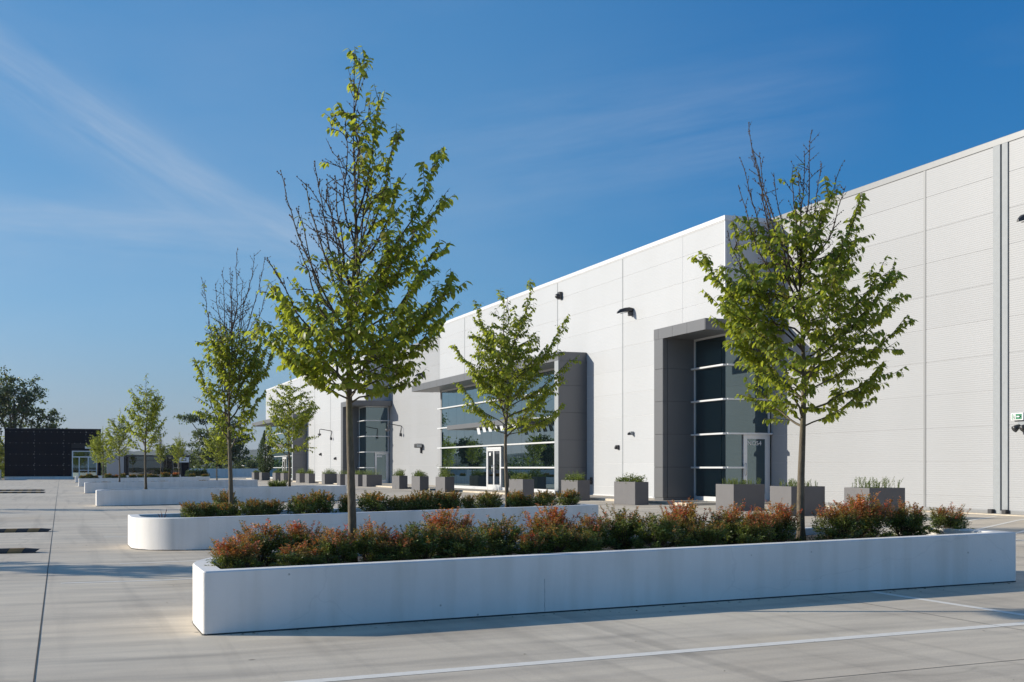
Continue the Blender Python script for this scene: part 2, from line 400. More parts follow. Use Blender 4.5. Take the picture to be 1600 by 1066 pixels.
def zL(Y):
    if Y < 12: return 0.0
    if Y < 50: return 0.0032*(Y-12)
    return 0.1216+0.0010*(min(Y, 130)-50)
ZB = 0.40; WALK = 0.46
def gz_(X, Y):
    k = min(1, max(0, (X-1.3)/19.2)); a = zL(Y)
    return a+(ZB-a)*k
def XY(px, Y):
    """X of the place on the line Y that the photograph shows at column px"""
    t = (px-800)/1920
    return Y*(t*math.cos(HEAD)+math.sin(HEAD))/(math.cos(HEAD)-t*math.sin(HEAD))

# ------------------------------------------------------------------ ground
def build_ground():
    xs = sorted(set([-60, -30, -16, -6, 1.3, 8, 14, 20.5, 24, 40])); ys = sorted(set([-30, 0, 12]+list(range(16, 52, 6))+[50, 70, 90, 110, 130, 172]))
    mb = MB(); V = [(x, y, gz_(x, y)) for y in ys for x in xs]; nx = len(xs)
    F = [(j*nx+i, j*nx+i+1, (j+1)*nx+i+1, (j+1)*nx+i) for j in range(len(ys)-1) for i in range(nx-1)]
    mb.add(V, F); struct(mb.obj('parking_deck', M_CONC, smooth=True))
    mt, N, L, b = new_mat('far_ground')
    n = add(N, 'ShaderNodeTexNoise', Scale=0.02, Detail=8.0); L.new(geo_pos(N, L), n.inputs['Vector'])
    L.new(ramp(N, L, n.outputs['Fac'], [(0.35, (0.035, 0.05, 0.02)), (0.6, (0.08, 0.085, 0.05))]), b.inputs['Base Color']); b.inputs['Roughness'].default_value = 1
    MBg = MB(); MBg.add([(-9000, -9000, -0.6), (9000, -9000, -0.6), (9000, 9000, -0.6), (-9000, 9000, -0.6)], [(0, 1, 2, 3)])
    struct(MBg.obj('ground', mt))
build_ground()

def strip(pts, w, name, mat, dz=0.004):
    """painted line / joint following the slope of the deck"""
    mb = MB()
    for (x0, y0), (x1, y1) in zip(pts[:-1], pts[1:]):
        d = Vector((x1-x0, y1-y0)); Ln = d.length; d.normalize(); nrm = Vector((-d.y, d.x))*w/2
        k = max(1, int(Ln/1.5))
        # split where the deck changes slope, so that the strip lies on the facets
        ts = set(i/k for i in range(k+1))
        for xb in (1.3, 20.5):
            if abs(x1-x0) > 1e-6:
                tt = (xb-x0)/(x1-x0)
                if 0 < tt < 1: ts.add(tt)
        ts = sorted(ts)
        V = []
        for t in ts:
            x, y = x0+(x1-x0)*t, y0+(y1-y0)*t
            for sgn in (1, -1):
                X, Y = x+nrm.x*sgn, y+nrm.y*sgn
                V.append((X, Y, gz_(X, Y)+dz))
        mb.add(V, [(2*i, 2*i+1, 2*i+3, 2*i+2) for i in range(len(ts)-1)])
    return mb.obj(name, mat)

M_SAW = plain('saw_cut', (0.045, 0.043, 0.04), 0.9)
struct(strip([(-0.19, -5), (-0.19, 165)], 0.012, 'pavement_joint', M_SAW, 0.003))
for yy in (7.55, 17.2, 29.6, 38.2, 46.6, 62, 86, 110):
    struct(strip([(-40, yy), (19.0, yy)], 0.010 if yy < 30 else 0.03, 'pavement_joint', M_SAW, 0.002))
struct(strip([(8.1, -5), (8.1, 11.9)], 0.008, 'pavement_joint', M_SAW, 0.003))
def line(a, b, w=0.13): return struct(strip([a, b], w*1.15, 'painted_line', M_LINE, 0.0025))
line((1.2, 9.1), (19, 9.1)); line((8.85, 9.15), (8.85, 11.96), 0.09)
line((-0.0, 17.9), (6.6, 17.9), 0.09) ; line((0.9, 21.1), (9, 21.1), 0.09); line((0.9, 28.9), (10.5, 28.9), 0.09)
for k in range(4): line((3.9+2.6*k, 14.6), (3.9+2.6*k, 17.85), 0.09)
for k in range(4): line((3.9+2.6*k, 26.2), (3.9+2.6*k, 28.85), 0.09)
line((0.9, 47.0), (10.5, 47.0)); line((3.0, 38.2), (11, 38.2))
# hatched no-parking area in front of the right wall
for k in range(8):
    y0 = 14.6+1.02*k*1.15
    line((16.2, y0), (21.7, y0+3.9), 0.09)
line((16.0, 13.6), (16.0, 24.0), 0.09)

# sidewalk with kerb
mb = MB(); mb.box(19.0, 22.9, 35.25, 136, 0.0, WALK); o = struct(mb.obj('sidewalk', M_CONC, bevel=0.012))
mb = MB(); mb.box(22.25, 22.9, 8, 35.24, 0.0, ZB+0.02); struct(mb.obj('wall_footing_strip', M_CONC))

# ------------------------------------------------------------------ planters
M_SEAM = plain('casting_seam', (0.36, 0.35, 0.34), 0.8)
def loop(X0, X1, Y0, Y1, r, off, n=10):
    """rounded outline; r = radii front-left, front-right, back-right, back-left"""
    pts = []
    cs = [(X0, Y0, 180, r[0]), (X1, Y0, 270, r[1]), (X1, Y1, 0, r[2]), (X0, Y1, 90, r[3])]
    for i, (x, y, a0, rr) in enumerate(cs):
        rr_o = rr; rr = max(rr-off, 0.02)
        cx = x+rr_o if x == X0 else x-rr_o; cy = y+rr_o if y == Y0 else y-rr_o
        if rr_o < off:
            cx = x+off+rr if x == X0 else x-off-rr; cy = y+off+rr if y == Y0 else y-off-rr
        for k in range(n+1):
            a = math.radians(a0+90*k/n); pts.append((cx+rr*math.cos(a), cy+rr*math.sin(a)))
    return pts
def planter(X0, X1, Y0, Y1, r, label, h=0.61, t=0.20):
    root = empty('concrete_planter', ((X0+X1)/2, (Y0+Y1)/2, gz_((X0+X1)/2, (Y0+Y1)/2)), label, 'planter', 'long white concrete planters across the car park')
    base = Vector(root.location)
    n = 14 if Y0 < 40 else 7
    out = loop(X0, X1, Y0, Y1, r, 0, n); c1 = loop(X0, X1, Y0, Y1, r, 0.012, n); inn = loop(X0, X1, Y0, Y1, r, t, n); i1 = loop(X0, X1, Y0, Y1, r, t-0.012, n)
    rings = [[(x, y, gz_(x, y)-0.03) for x, y in out], [(x, y, gz_(x, y)+h-0.012) for x, y in out], [(x, y, gz_(x, y)+h) for x, y in c1],
             [(x, y, gz_(x, y)+h) for x, y in i1], [(x, y, gz_(x, y)+h-0.012) for x, y in inn], [(x, y, gz_(x, y)+0.2) for x, y in inn]]
    mb = MB(); N_ = len(out); V = [Vector(p)-base for rg in rings for p in rg]
    mb.add(V, [(j*N_+i, j*N_+(i+1) % N_, (j+1)*N_+(i+1) % N_, (j+1)*N_+i) for j in range(len(rings)-1) for i in range(N_)])
    w = mb.obj('planter_wall', M_PLANT, root, smooth=True)
    try: w.data.set_sharp_from_angle(angle=math.radians(22))
    except Exception: pass
    mb = MB(); rnd = random.Random(int(X0*7+Y0*3))
    cxs = np.linspace(X0+t, X1-t, 60); V = []; F = []
    # soil: grid clipped to the inner outline by using the loop fan per column
    def yr(x):
        ys = [p for p in inn]
        lo, hi = Y0+t, Y1-t
        for (cx, s) in ((X0, 1), (X1, -1)):
            for which, rr in (((0, 1)[s < 0], r[0] if s > 0 else r[1]), (2, r[3] if s > 0 else r[2])):
                if rr > t:
                    q = abs(x-cx); 
                    if q < rr:
                        dy = rr-math.sqrt(max(0, (rr-t)**2-(rr-q)**2)) if (rr-t) > (rr-q) else rr
                        if which == 2: hi = min(hi, Y1-dy)
                        else: lo = max(lo, Y0+dy)
        return lo, hi
    K = 9
    for x in cxs:
        lo, hi = yr(float(x))
        for k in range(K):
            y = lo+(hi-lo)*k/(K-1); V.append(Vector((x, y, gz_(x, y)+h-0.10+rnd.uniform(-0.015, 0.02)))-base)
    for i in range(len(cxs)-1):
        for k in range(K-1): F.append((i*K+k, (i+1)*K+k, (i+1)*K+k+1, i*K+k+1))
    mb.add(V, F); mb.obj('planter_soil', M_SOIL, root, smooth=True)
    # dark base joint strip, the shadow gap under the wall put into its colour
    if Y0 < 13:
        rq = random.Random(2); sx = XY(851, 12.0); q = MB(); z = gz_(sx, Y0)
        for k in range(7):
            q.box(sx-0.002+rq.uniform(-.002, .002), sx+0.003+rq.uniform(-.002, .002), Y0-0.0015, Y0+0.01, z+0.012+k*0.05, z+0.012+(k+1)*0.05)
        q.v = [tuple(Vector(v)-base) for v in q.v]; q.obj('crack', M_SEAM, root)
    b0 = loop(X0-0.006, X1+0.006, Y0-0.006, Y1+0.006, [q+0.006 for q in r], 0, n); mb = MB()
    rr2 = random.Random(5)
    V = [Vector((x, y, gz_(x, y)-0.01))-base for x, y in b0]+[Vector((x, y, gz_(x, y)+0.010+rr2.uniform(0, 0.008)))-base for x, y in out]
    mb.add(V, [(i, (i+1) % N_, N_+(i+1) % N_, N_+i) for i in range(N_)]); mb.obj('dark_base_joint', M_SAW, root)
    return root
PL = [(12.0, 14.4), (23.57, 26.0), (49.6, 52.0), (73.8, 76.2), (99.0, 101.4), (124.0, 126.4)]
names = ['nearest long white planter with orange-tipped shrubs and sharp left corner', 'second white planter with round lit left end and green shrubs',
         'third white planter from the camera, low plants barely above its rim', 'fourth white planter from the camera behind the nearly bare third one',
         'fifth white planter with small brown and red tufts along it', 'farthest white planter just in front of the black pavilion']
rads = [(0.04, 0.04, 1.6, 1.5), (1.35, 0.04, 1.7, 0.05), (0.04, 0.04, 1.6, 1.5), (0.04, 0.04, 1.6, 1.5), (0.04, 0.04, 1.6, 1.5), (0.04, 0.04, 1.6, 1.5)]
for i, ((a, b), nm, rr) in enumerate(zip(PL, names, rads)):
    planter(1.27, 11.0 if i != 1 else 10.6, a, b, rr, nm)
planter(-15.7, -6.0, 23.57, 26.0, (0.04, 0.04, 1.6, 1.5), 'white planter beyond the left edge of the view whose tree shades the aisle')
planter(-15.7, -6.0, 49.6, 52.0, (0.04, 0.04, 1.6, 1.5), 'white planter beyond the left edge of the view, farther down the aisle')

# ------------------------------------------------------------------ speed bumps
def speed_bump(x1, y, label):
    n = 16; seg = 0.25; root = empty('speed_bump', (x1, y, gz_(x1, y)), label, 'speed bump', 'black and yellow speed bumps across the aisle')
    prof = [(-0.21, 0), (-0.16, 0.032), (-0.07, 0.078), (0, 0.088), (0.07, 0.078), (0.16, 0.032), (0.21, 0)]
    for k in range(20):
        mb = MB(); xa = -k*seg; xb = xa-seg+0.004; sl = 0.12
        V = []
        for (py, pz) in prof:
            for x in (xa, xb):
                xx = x+(py*0.35 if not (k == 0 and x == xa) else -max(0, 0.10*(abs(py)/0.19)**2))
                V.append((xx, py, pz if not (k == 0 and x == xa) else pz*0.75))
        m = len(prof)
        F = [(2*i, 2*i+1, 2*i+3, 2*i+2) for i in range(m-1)]+[tuple(2*i for i in range(m)), tuple(2*i+1 for i in range(m-1, -1, -1)), (0, 2*m-2, 2*m-1, 1)]
        mb.add(V, F); mb.obj('bump_segment', M_RUB if k % 2 == 0 else M_YEL, root)
    return root
speed_bump(-0.36, 24.3, 'nearest black and yellow speed bump at the left edge')
speed_bump(-0.2, 31.6, 'second black and yellow speed bump from the camera')
speed_bump(-0.8, 75.5, 'nearer of the two distant thin speed bumps by the planters')
speed_bump(-0.9, 82.5, 'farthest speed bump before the black building')

# ------------------------------------------------------------------ warehouse
XF, XR = 20.9, 22.7                  # front faces and set-back faces
J = [1.763+0.923*k for k in range(-1, 9)]     # horizontal panel joints
COPE0, COPE1 = 9.91, 10.07
wh = empty('warehouse', (XR, 60, ZB), 'long white panelled warehouse with grey framed glass entrances', 'building')
WB = Vector((XR, 60, ZB))
pmesh = {}
def panel(axis, a0, a1, fixed, z0, z1, mat, th=0.03):
    """one wall panel, face towards -X (axis 'x') or -Y (axis 'y')"""
    w = round(a1-a0-0.008, 3); hgt = round(z1-z0-0.008, 3); key = (axis, w, hgt, mat.name, th)
    if key not in pmesh:
        mb = MB(); e = 0.003
        # panel with eased edges
        if axis == 'x':
            V = [(0, 0, 0), (0, w, 0), (0, w, hgt), (0, 0, hgt), (-th+e, 0, 0), (-th+e, w, 0), (-th+e, w, hgt), (-th+e, 0, hgt), (-th, e, e), (-th, w-e, e), (-th, w-e, hgt-e), (-th, e, hgt-e)]
            F = [(8, 11, 10, 9), (4, 8, 9, 5), (5, 9, 10, 6), (6, 10, 11, 7), (7, 11, 8, 4), (0, 4, 5, 1), (1, 5, 6, 2), (2, 6, 7, 3), (3, 7, 4, 0)]
        else:
            V = [(0, 0, 0), (w, 0, 0), (w, 0, hgt), (0, 0, hgt), (0, -th+e, 0), (w, -th+e, 0), (w, -th+e, hgt), (0, -th+e, hgt), (e, -th, e), (w-e, -th, e), (w-e, -th, hgt-e), (e, -th, hgt-e)]
            F = [(8, 9, 10, 11), (4, 5, 9, 8), (5, 6, 10, 9), (6, 7, 11, 10), (7, 4, 8, 11), (0, 1, 5, 4), (1, 2, 6, 5), (2, 3, 7, 6), (3, 0, 4, 7)]
        mb.add(V, F); pmesh[key] = mb.mesh('wall_panel', mat)
    loc = (fixed+th, a0+0.004, z0+0.004) if axis == 'x' else (a0+0.004, fixed+th, z0+0.004)
    nm = 'cladding_panel' if mat is M_CLAD else 'wall_panel'
    return ob(nm, pmesh[key], wh, Vector(loc)-WB)
def wpart(mb, name, mat, bevel=0, label=None, parent=None, smooth=False):
    o = mb.obj(name, mat, parent or wh, bevel=bevel, label=label, smooth=smooth)
    if parent is None: o.location = -WB
    return o
def wall_run(X, ys, mat, z0=ZB, z1=COPE0, levels=J):
    zz = [z0]+[z for z in levels if z0+0.15 < z < z1-0.1]+[z1]
    for ya, yb in zip(ys[:-1], ys[1:]):
        for a, b in zip(zz[:-1], zz[1:]): panel('x', ya, yb, X, a, b, mat)
def backing(X, y0, y1, z0, z1, mat):
    mb = MB(); mb.box(X+0.010, X+0.30, y0, y1, z0, z1); wpart(mb, 'wall_core', mat)

# right set-back wall
right_ys = [8, 17, 25.05]
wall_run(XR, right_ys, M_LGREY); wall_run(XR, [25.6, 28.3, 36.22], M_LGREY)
backing(XR, 8, 25.05, 0, COPE0, M_JOINT); backing(XR, 25.6, 36.25, 0, COPE0, M_JOINT)
# expansion joint with two flashings
mb = MB(); mb.box(XR-0.035, XR+0.1, 25.06, 25.27, ZB, COPE0); wpart(mb, 'flashing', M_FLASH, 0.008)
mb = MB(); mb.box(XR-0.035, XR+0.1, 25.33, 25.59, ZB, COPE0); wpart(mb, 'flashing', M_FLASH, 0.008)
mb = MB(); mb.box(XR+0.05, XR+0.2, 25.04, 25.62, ZB, COPE0); wpart(mb, 'joint_gap', M_DARK)
for y in (25.02, 25.52): 
    mb = MB(); mb.box(XR-0.14, XR-0.037, y, y+0.15, ZB+0.02, ZB+0.13); wpart(mb, 'drain_shoe', M_LAMP, 0.01)
for y in (28.3, 17.0):
    mb = MB(); mb.box(XR-0.012, XR+0.015, y-0.045, y+0.045, ZB+0.02, COPE0); wpart(mb, 'joint_cover', M_COPEG)
mb = MB(); mb.box(XR-0.02, XR+0.28, 8, 36.2, COPE0, COPE1+0.02); wpart(mb, 'coping', M_COPEG, 0.01)
mb = MB(); mb.box(XR-0.03, XR-0.001, 8, 36.2, ZB+0.021, ZB+0.10); wpart(mb, 'base_trim', M_COPEG)

def portal(Yc, kind_n, num):
    """corner entrance: glass on two sides, grey wing wall and canopy"""
    # upper block: return facing the camera side and front above the canopy
    ztop = [6.48]+[z for z in J if z > 6.7]+[COPE0]
    for a, b in zip(ztop[:-1], ztop[1:]): panel('y', XF, XR, Yc, a, b, M_WHITE)
    for a, b in zip(ztop[:-1], ztop[1:]): panel('x', Yc, Yc+3.0, XF, a, b, M_WHITE)
    mb = MB(); mb.box(XF+0.010, XR+0.3, Yc+0.010, Yc+3.0, 6.4, COPE0); wpart(mb, 'wall_core', M_JOINTW)
    # corner trim
    mb = MB(); mb.box(XF-0.004, XF+0.05, Yc-0.004, Yc+0.05, 6.48, COPE0); wpart(mb, 'corner_trim', M_COPE)
    # canopy of grey fascia panels and soffit
    X0, X1, Y0, Y1, Z0, Z1 = 19.7, XR-0.035, Yc-0.8, Yc+2.9, 6.11, 6.48
    mb = MB(); mb.box(X0+0.03, X1, Y0+0.03, Y1, Z0+0.01, Z1-0.005); cn = wpart(mb, 'canopy', M_CLAD, label='grey metal canopy over corner entrance')
    def fas(axis, a0, a1, fixed):
        key = ('f', axis, round(a1-a0, 3))
        if key not in pmesh:
            w = a1-a0-0.012; q = MB()
            if axis == 'x': q.box(0, 0.028, 0, w, 0, Z1-Z0)
            else: q.box(0, w, 0, 0.028, 0, Z1-Z0)
            pmesh[key] = q.mesh('fascia_panel', M_CLAD)
        ob('fascia_panel', pmesh[key], cn, (fixed, a0+0.006, Z0) if axis == 'x' else (a0+0.006, fixed, Z0))
    fas('x', Y0+0.03, Y0+1.25, X0); fas('x', Y0+1.25, Y0+2.3, X0); fas('x', Y0+2.3, Y0+3.35, X0); fas('x', Y0+3.35, Y1, X0)
    fas('y', X0, X0+1.45, Y0); fas('y', X0+1.45, X1, Y0)
    for k in range(4):
        q = MB(); q.box(X0+0.06, X1-0.02, Y0+0.06+k*0.9, Y0+0.06+k*0.9+0.885, Z0-0.006, Z0+0.006); q.obj('soffit_panel', M_CLAD, cn)
    # wing wall
    W0, W1, V0, V1 = 19.7, XF+0.1, Yc+2.2, Yc+2.9
    mb = MB(); mb.box(W0+0.03, W1, V0+0.03, V1-0.02, WALK, Z0); wpart(mb, 'wing_core', M_DARK)
    lv = [WALK+0.10, 1.62, 2.77, 3.92, 5.06, Z0]
    mb = MB(); mb.box(W0+0.02, W1, V0+0.01, V1-0.02, WALK, WALK+0.095); wpart(mb, 'plinth', M_CLAD)
    for a, b in zip(lv[:-1], lv[1:]):
        panel('y', W0+0.18, W1, V0, a, b, M_CLAD); panel('x', V0+0.01, V1-0.02, W0, a, b, M_CLAD)
        panel('y', W0+0.005, W0+0.17, V0, a, b, M_CLAD)
    # curtain wall frame
    G0, G1 = 0.61, 6.04; bars = [1.605, 2.75, 3.905, 5.055]
    q = MB()
    q.box(XF+0.02, XF+0.10, Yc+0.02, Yc+2.2, WALK, G0); q.box(XF+0.02, XF+0.10, Yc+0.02, Yc+2.2, G1, G1+0.07)
    q.box(XF+0.02, XF+0.10, Yc+2.14, Yc+2.2, G0, G1)
    q.box(XF+0.10, XR-0.05, Yc+0.02, Yc+0.10, G1, G1+0.07); q.box(XF+0.10, 21.58, Yc+0.02, Yc+0.10, WALK, G0)
    q.box(XR-0.12, XR-0.05, Yc+0.02, Yc+0.10, WALK, G1)
    fr = wpart(q, 'window_frame', M_ALU, label='two-sided corner window frame')
    for a, b in zip([G0]+bars, bars+[G1]):
        g = MB(); g.box(XF+0.05, XF+0.06, Yc+0.05, Yc+2.14, a+0.02, b-0.02); g.obj('pane', M_GLASS, fr)
        xr = XR-0.12 if a >= 2.7 else 21.58
        g = MB(); g.box(XF+0.062, xr, Yc+0.05, Yc+0.06, a+0.02, b-0.02); g.obj('pane', M_GLASS, fr)
    for z in bars:
        g = MB(); g.box(XF-0.10, XF+0.048, Yc-0.02, Yc+2.24, z-0.03, z+0.03); g.obj('mullion', M_ALU, fr, bevel=0.006)
        xr = XR-0.02 if z > 2.7 else 21.60
        g = MB(); g.box(XF-0.02+0.07, xr, Yc-0.10, Yc+0.048, z-0.03, z+0.03); g.obj('mullion', M_ALU, fr, bevel=0.006)
    # door
    d = MB(); dx0, dx1, dt = 21.60, XR-0.12, 2.72
    d.box(dx0, dx0+0.14, Yc-0.02, Yc+0.06, WALK, dt); d.box(dx1-0.14, dx1, Yc-0.02, Yc+0.06, WALK, dt)
    d.box(dx0+0.14, dx1-0.14, Yc-0.02, Yc+0.06, dt-0.15, dt); d.box(dx0+0.14, dx1-0.14, Yc-0.02, Yc+0.06, WALK, WALK+0.26)
    do = wpart(d, 'door', M_ALU, 0.004, label='single glazed door with white metal frame')
    g = MB(); g.box(dx0+0.13, dx1-0.13, Yc+0.015, Yc+0.025, WALK+0.25, dt-0.14); g.obj('pane', M_GLASS, do)
    g = MB(); g.tube([(dx0+0.07, Yc-0.02, 1.35), (dx0+0.07, Yc-0.075, 1.35), (dx0+0.07, Yc-0.075, 1.75), (dx0+0.07, Yc-0.02, 1.75)], 0.012, 8); g.obj('handle', M_STEEL, do, smooth=True)
    if num:
        cu = bpy.data.curves.new('door_number', 'FONT'); cu.body = num; cu.size = 0.21; cu.extrude = 0.002; cu.space_character = 1.02
        to = bpy.data.objects.new('tmp', cu); C.objects.link(to)
        dg = bpy.context.evaluated_depsgraph_get(); me = bpy.data.meshes.new_from_object(to.evaluated_get(dg)); bpy.data.objects.remove(to)
        me.name = 'door_number'; me.materials.clear(); me.materials.append(M_SIGNW)
        ob('door_number', me, do, (dx0+0.155, Yc+0.008, dt-0.36), (math.radians(90), 0, 0))
    else:
        g = MB(); g.box(dx0+0.17, dx0+0.55, Yc+0.008, Yc+0.012, dt-0.34, dt-0.22); g.obj('door_number', M_SIGNW, do)
    # dark room behind the glass
    mb = MB(); mb.box(XF+0.4, XR+0.4, Yc+0.4, Yc+3.2, WALK, 6.2); wpart(mb, 'lobby', M_DARK)

def glass_front(Ya, Yb, sub):
    """wide glazed entrance in the front wall with wing, canopy and lower canopy"""
    X0, Z0, Z1 = 19.6, 6.11, 6.48
    mb = MB(); mb.box(X0+0.03, XF+0.05, Ya+0.03, Yb, Z0+0.01, Z1-0.005); mb.box(X0+0.03, XR-0.03, Yb, Yb+1.5, Z0+0.01, Z1-0.005)
    cn = wpart(mb, 'canopy', M_CLAD, label='long grey metal canopy over wide glass front')
    ys = np.linspace(Ya+0.03, Yb+1.5, 19)
    me = MB(); wdt = float(ys[1]-ys[0])-0.012; me.box(0, 0.028, 0, wdt, 0, Z1-Z0); me = me.mesh('fascia_panel', M_CLAD)
    for y in ys[:-1]: ob('fascia_panel', me, cn, (X0, float(y)+0.006, Z0))
    q = MB(); q.box(X0, XF-0.035, Ya, Ya+0.028, Z0, Z1); q.obj('fascia_panel', M_CLAD, cn)
    for k, y in enumerate(ys[:-1]):
        q = MB(); q.box(X0+0.06, XF-0.0, float(y)+0.006, float(y)+wdt, Z0-0.006, Z0+0.006); q.obj('soffit_panel', M_CLAD, cn)
    # wing
    mb = MB(); mb.box(X0+0.03, XF+0.1, Ya+0.03, Ya+0.43, WALK, Z0); wpart(mb, 'wing_core', M_DARK)
    lv = [WALK, 1.62, 2.77, 3.92, 5.06, Z0]
    for a, b in zip(lv[:-1], lv[1:]):
        panel('y', X0+0.005, XF+0.1, Ya, a, b, M_CLAD)
    mb = MB(); mb.box(X0, X0+0.03, Ya, Ya+0.43, WALK, Z0); wpart(mb, 'wing_edge', M_FLASH, 0.004)
    # frame
    G0, G1 = 0.61, 6.02; bars = [1.605, 2.75, 3.905, 5.055]; A, B = Ya+0.45, Yb
    yd0, yd1 = Ya+11.15-0.45, Ya+13.4-0.45
    q = MB(); q.box(XF+0.02, XF+0.10, A, yd0, WALK, G0); q.box(XF+0.02, XF+0.10, yd1, B, WALK, G0); q.box(XF+0.02, XF+0.10, A, B, G1, G1+0.09)
    q.box(XF+0.02, XF+0.10, B-0.06, B, G0, G1); q.box(XF+0.02, XF+0.10, A, A+0.06, G0, G1)
    fr = wpart(q, 'window_frame', M_ALU, label='wide white metal window frame')
    nb = 14; yy = list(np.linspace(A+0.06, B-0.06, nb+1))
    for ya, yb in zip(yy[:-1], yy[1:]):
        for a, b in zip([G0]+bars, bars+[G1]):
            y0, y1 = float(ya), float(yb)
            if a < 2.7:
                if y0 < yd1 and y1 > yd0:
                    if y0 < yd0-0.1: y1 = yd0
                    elif y1 > yd1+0.1: y0 = yd1
                    else: continue
            g = MB(); g.box(XF+0.05, XF+0.062, y0+0.008, y1-0.008, a+0.02, b-0.02); g.obj('pane', M_GLASS, fr)
    for z in bars:
        for (y0, y1) in ([(A-0.05, B+0.25)] if z > 2.7 else [(A-0.05, yd0), (yd1, B+0.25)]):
            g = MB(); g.box(XF-0.10, XF+0.048, y0, y1, z-0.036, z+0.036); g.obj('mullion', M_ALU, fr, bevel=0.006)
    # double door
    d = MB(); dt = 2.66; mid = (yd0+yd1)/2
    for y in (yd0, yd1-0.13): d.box(XF-0.04, XF+0.06, y, y+0.13, WALK, dt)
    d.box(XF-0.04, XF+0.06, yd0+0.13, yd1-0.13, dt-0.13, dt)
    do = wpart(d, 'door', M_ALU, 0.004, label='white framed double glass door')
    for (y0, y1, hy) in ((yd0+0.135, mid-0.003, mid-0.10), (mid+0.003, yd1-0.135, mid+0.10)):
        l = MB(); l.box(XF-0.03, XF+0.05, y0, y0+0.08, WALK, dt-0.135); l.box(XF-0.03, XF+0.05, y1-0.08, y1, WALK, dt-0.135)
        l.box(XF-0.03, XF+0.05, y0+0.08, y1-0.08, WALK, WALK+0.27); l.box(XF-0.03, XF+0.05, y0+0.08, y1-0.08, dt-0.2, dt-0.135)
        l.obj('door_leaf', M_ALU, do)
        g = MB(); g.box(XF+0.005, XF+0.012, y0+0.075, y1-0.075, WALK+0.265, dt-0.195); g.obj('pane', M_GLASSD, do)
        g = MB(); g.tube([(XF-0.03, hy, 1.38), (XF-0.10, hy, 1.38), (XF-0.10, hy, 1.72), (XF-0.03, hy, 1.72)], 0.014, 8); g.obj('handle', M_STEEL, do, smooth=True)
    g = MB(); g.box(XF-0.001, XF+0.004, mid+0.55, mid+0.80, 2.22, 2.38); g.obj('notice', M_SIGNW, do)
    mb = MB(); mb.box(XF+0.4, XF+2.6, Ya+0.6, Yb, WALK, 6.1); wpart(mb, 'lobby', M_DARK)
    # lower canopy over the doors with white fins below it
    c0, c1, cx, zz0, zz1 = Ya+4.95, Ya+15.75, 19.57, 3.63, 3.87
    q = MB(); q.box(cx, XF-0.11, c0, c1, zz0, zz1); lc = wpart(q, 'door_canopy', M_CLAD, 0.01, label='lower grey canopy slab above the doors')
    for k in range(7):
        y = c0+0.25+k*0.86; q = MB(); x = cx+0.10; h_ = 0.27 if k < 6 else 0.36
        V = [(x, y+0.24, zz0), (x+0.03, y+0.24, zz0), (x+0.03, y+0.66, zz0), (x, y+0.66, zz0), (x, y, zz0-h_), (x+0.03, y, zz0-h_), (x+0.03, y+0.44, zz0-h_), (x, y+0.44, zz0-h_)]
        q.add(V, [(0, 1, 2, 3), (7, 6, 5, 4), (4, 5, 1, 0), (5, 6, 2, 1), (6, 7, 3, 2), (7, 4, 0, 3)]); q.obj('hanging_panel', M_ALU, lc)

# block one
ZS = 6.378
def block(Yc, num, walls_low, walls_up, wing_y, yend):
    portal(Yc, 0, num)
    wall_run(XF, walls_low, M_WHITE, z0=WALK, z1=ZS)
    wall_run(XF, walls_up, M_WHITE, z0=ZS)
    mb = MB(); mb.box(XF+0.010, XF+0.35, Yc+2.93, wing_y+0.3, WALK, COPE0); mb.box(XF+0.010, XF+0.35, wing_y+0.3, yend, 6.12, COPE0); wpart(mb, 'wall_core', M_JOINTW)
    mb = MB(); mb.box(XF-0.03, XF+0.30, Yc-0.03, yend+0.02, COPE0, COPE1); wpart(mb, 'coping', M_COPE, 0.012)
    mb = MB(); mb.box(XF+0.301, XR+0.3, Yc-0.03, Yc+0.3, COPE0, COPE1); wpart(mb, 'coping', M_COPE, 0.012)
    mb = MB(); mb.box(XF-0.012, XF+0.30, Yc-0.012, yend, COPE0-0.035, COPE0-0.001); wpart(mb, 'shadow_gap', M_JOINT)
    for y in walls_up[1:-1]:
        mb = MB(); mb.box(XF-0.010, XF+0.015, y-0.03, y+0.03, WALK if y < wing_y else ZS+0.11, COPE0-0.036); wpart(mb, 'joint_cover', M_FLASH)
    mb = MB(); mb.box(XF-0.028, XF+0.0, Yc+2.93, wing_y-0.01, WALK, WALK+0.05); wpart(mb, 'base_trim', M_COPE)
    # far return of the block
    mb = MB(); mb.box(XF+0.02, XR+0.3, yend-0.2, yend, 0.2, COPE0); wpart(mb, 'end_wall', M_WHITE)
block(36.2, 'NO54', [39.12, 44.2, 47.74], [39.2, 44.2, 51.0, 57.75, 64.5, 69.2], 47.75, 69.2)
glass_front(47.75, 69.2, '')
ys2 = [69.21, 75.5, 82.4, 88.2]
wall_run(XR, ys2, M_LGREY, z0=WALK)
backing(XR, 69.0, 91, 0.2, COPE0, M_JOINT)
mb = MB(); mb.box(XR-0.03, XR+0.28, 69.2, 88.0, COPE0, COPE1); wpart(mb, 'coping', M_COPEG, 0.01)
block(88.0, None, [90.92, 100.4, 110.69], [91.0, 100.4, 107.1, 113.8, 120.5, 127.5, 134.5], 110.7, 134.5)
glass_front(110.7, 134.5, '')
mb = MB(); mb.box(XR+0.28, 90, 8, 140, COPE0-0.4, COPE0-0.2); mb.box(XR+0.5, 89, 8.2, 139.9, 0.3, COPE0-0.41); wpart(mb, 'roof', M_ROOF)
mb = MB(); mb.box(XR, 90, 134.51, 140, 0.2, COPE0); wpart(mb, 'end_wall', M_LGREY)

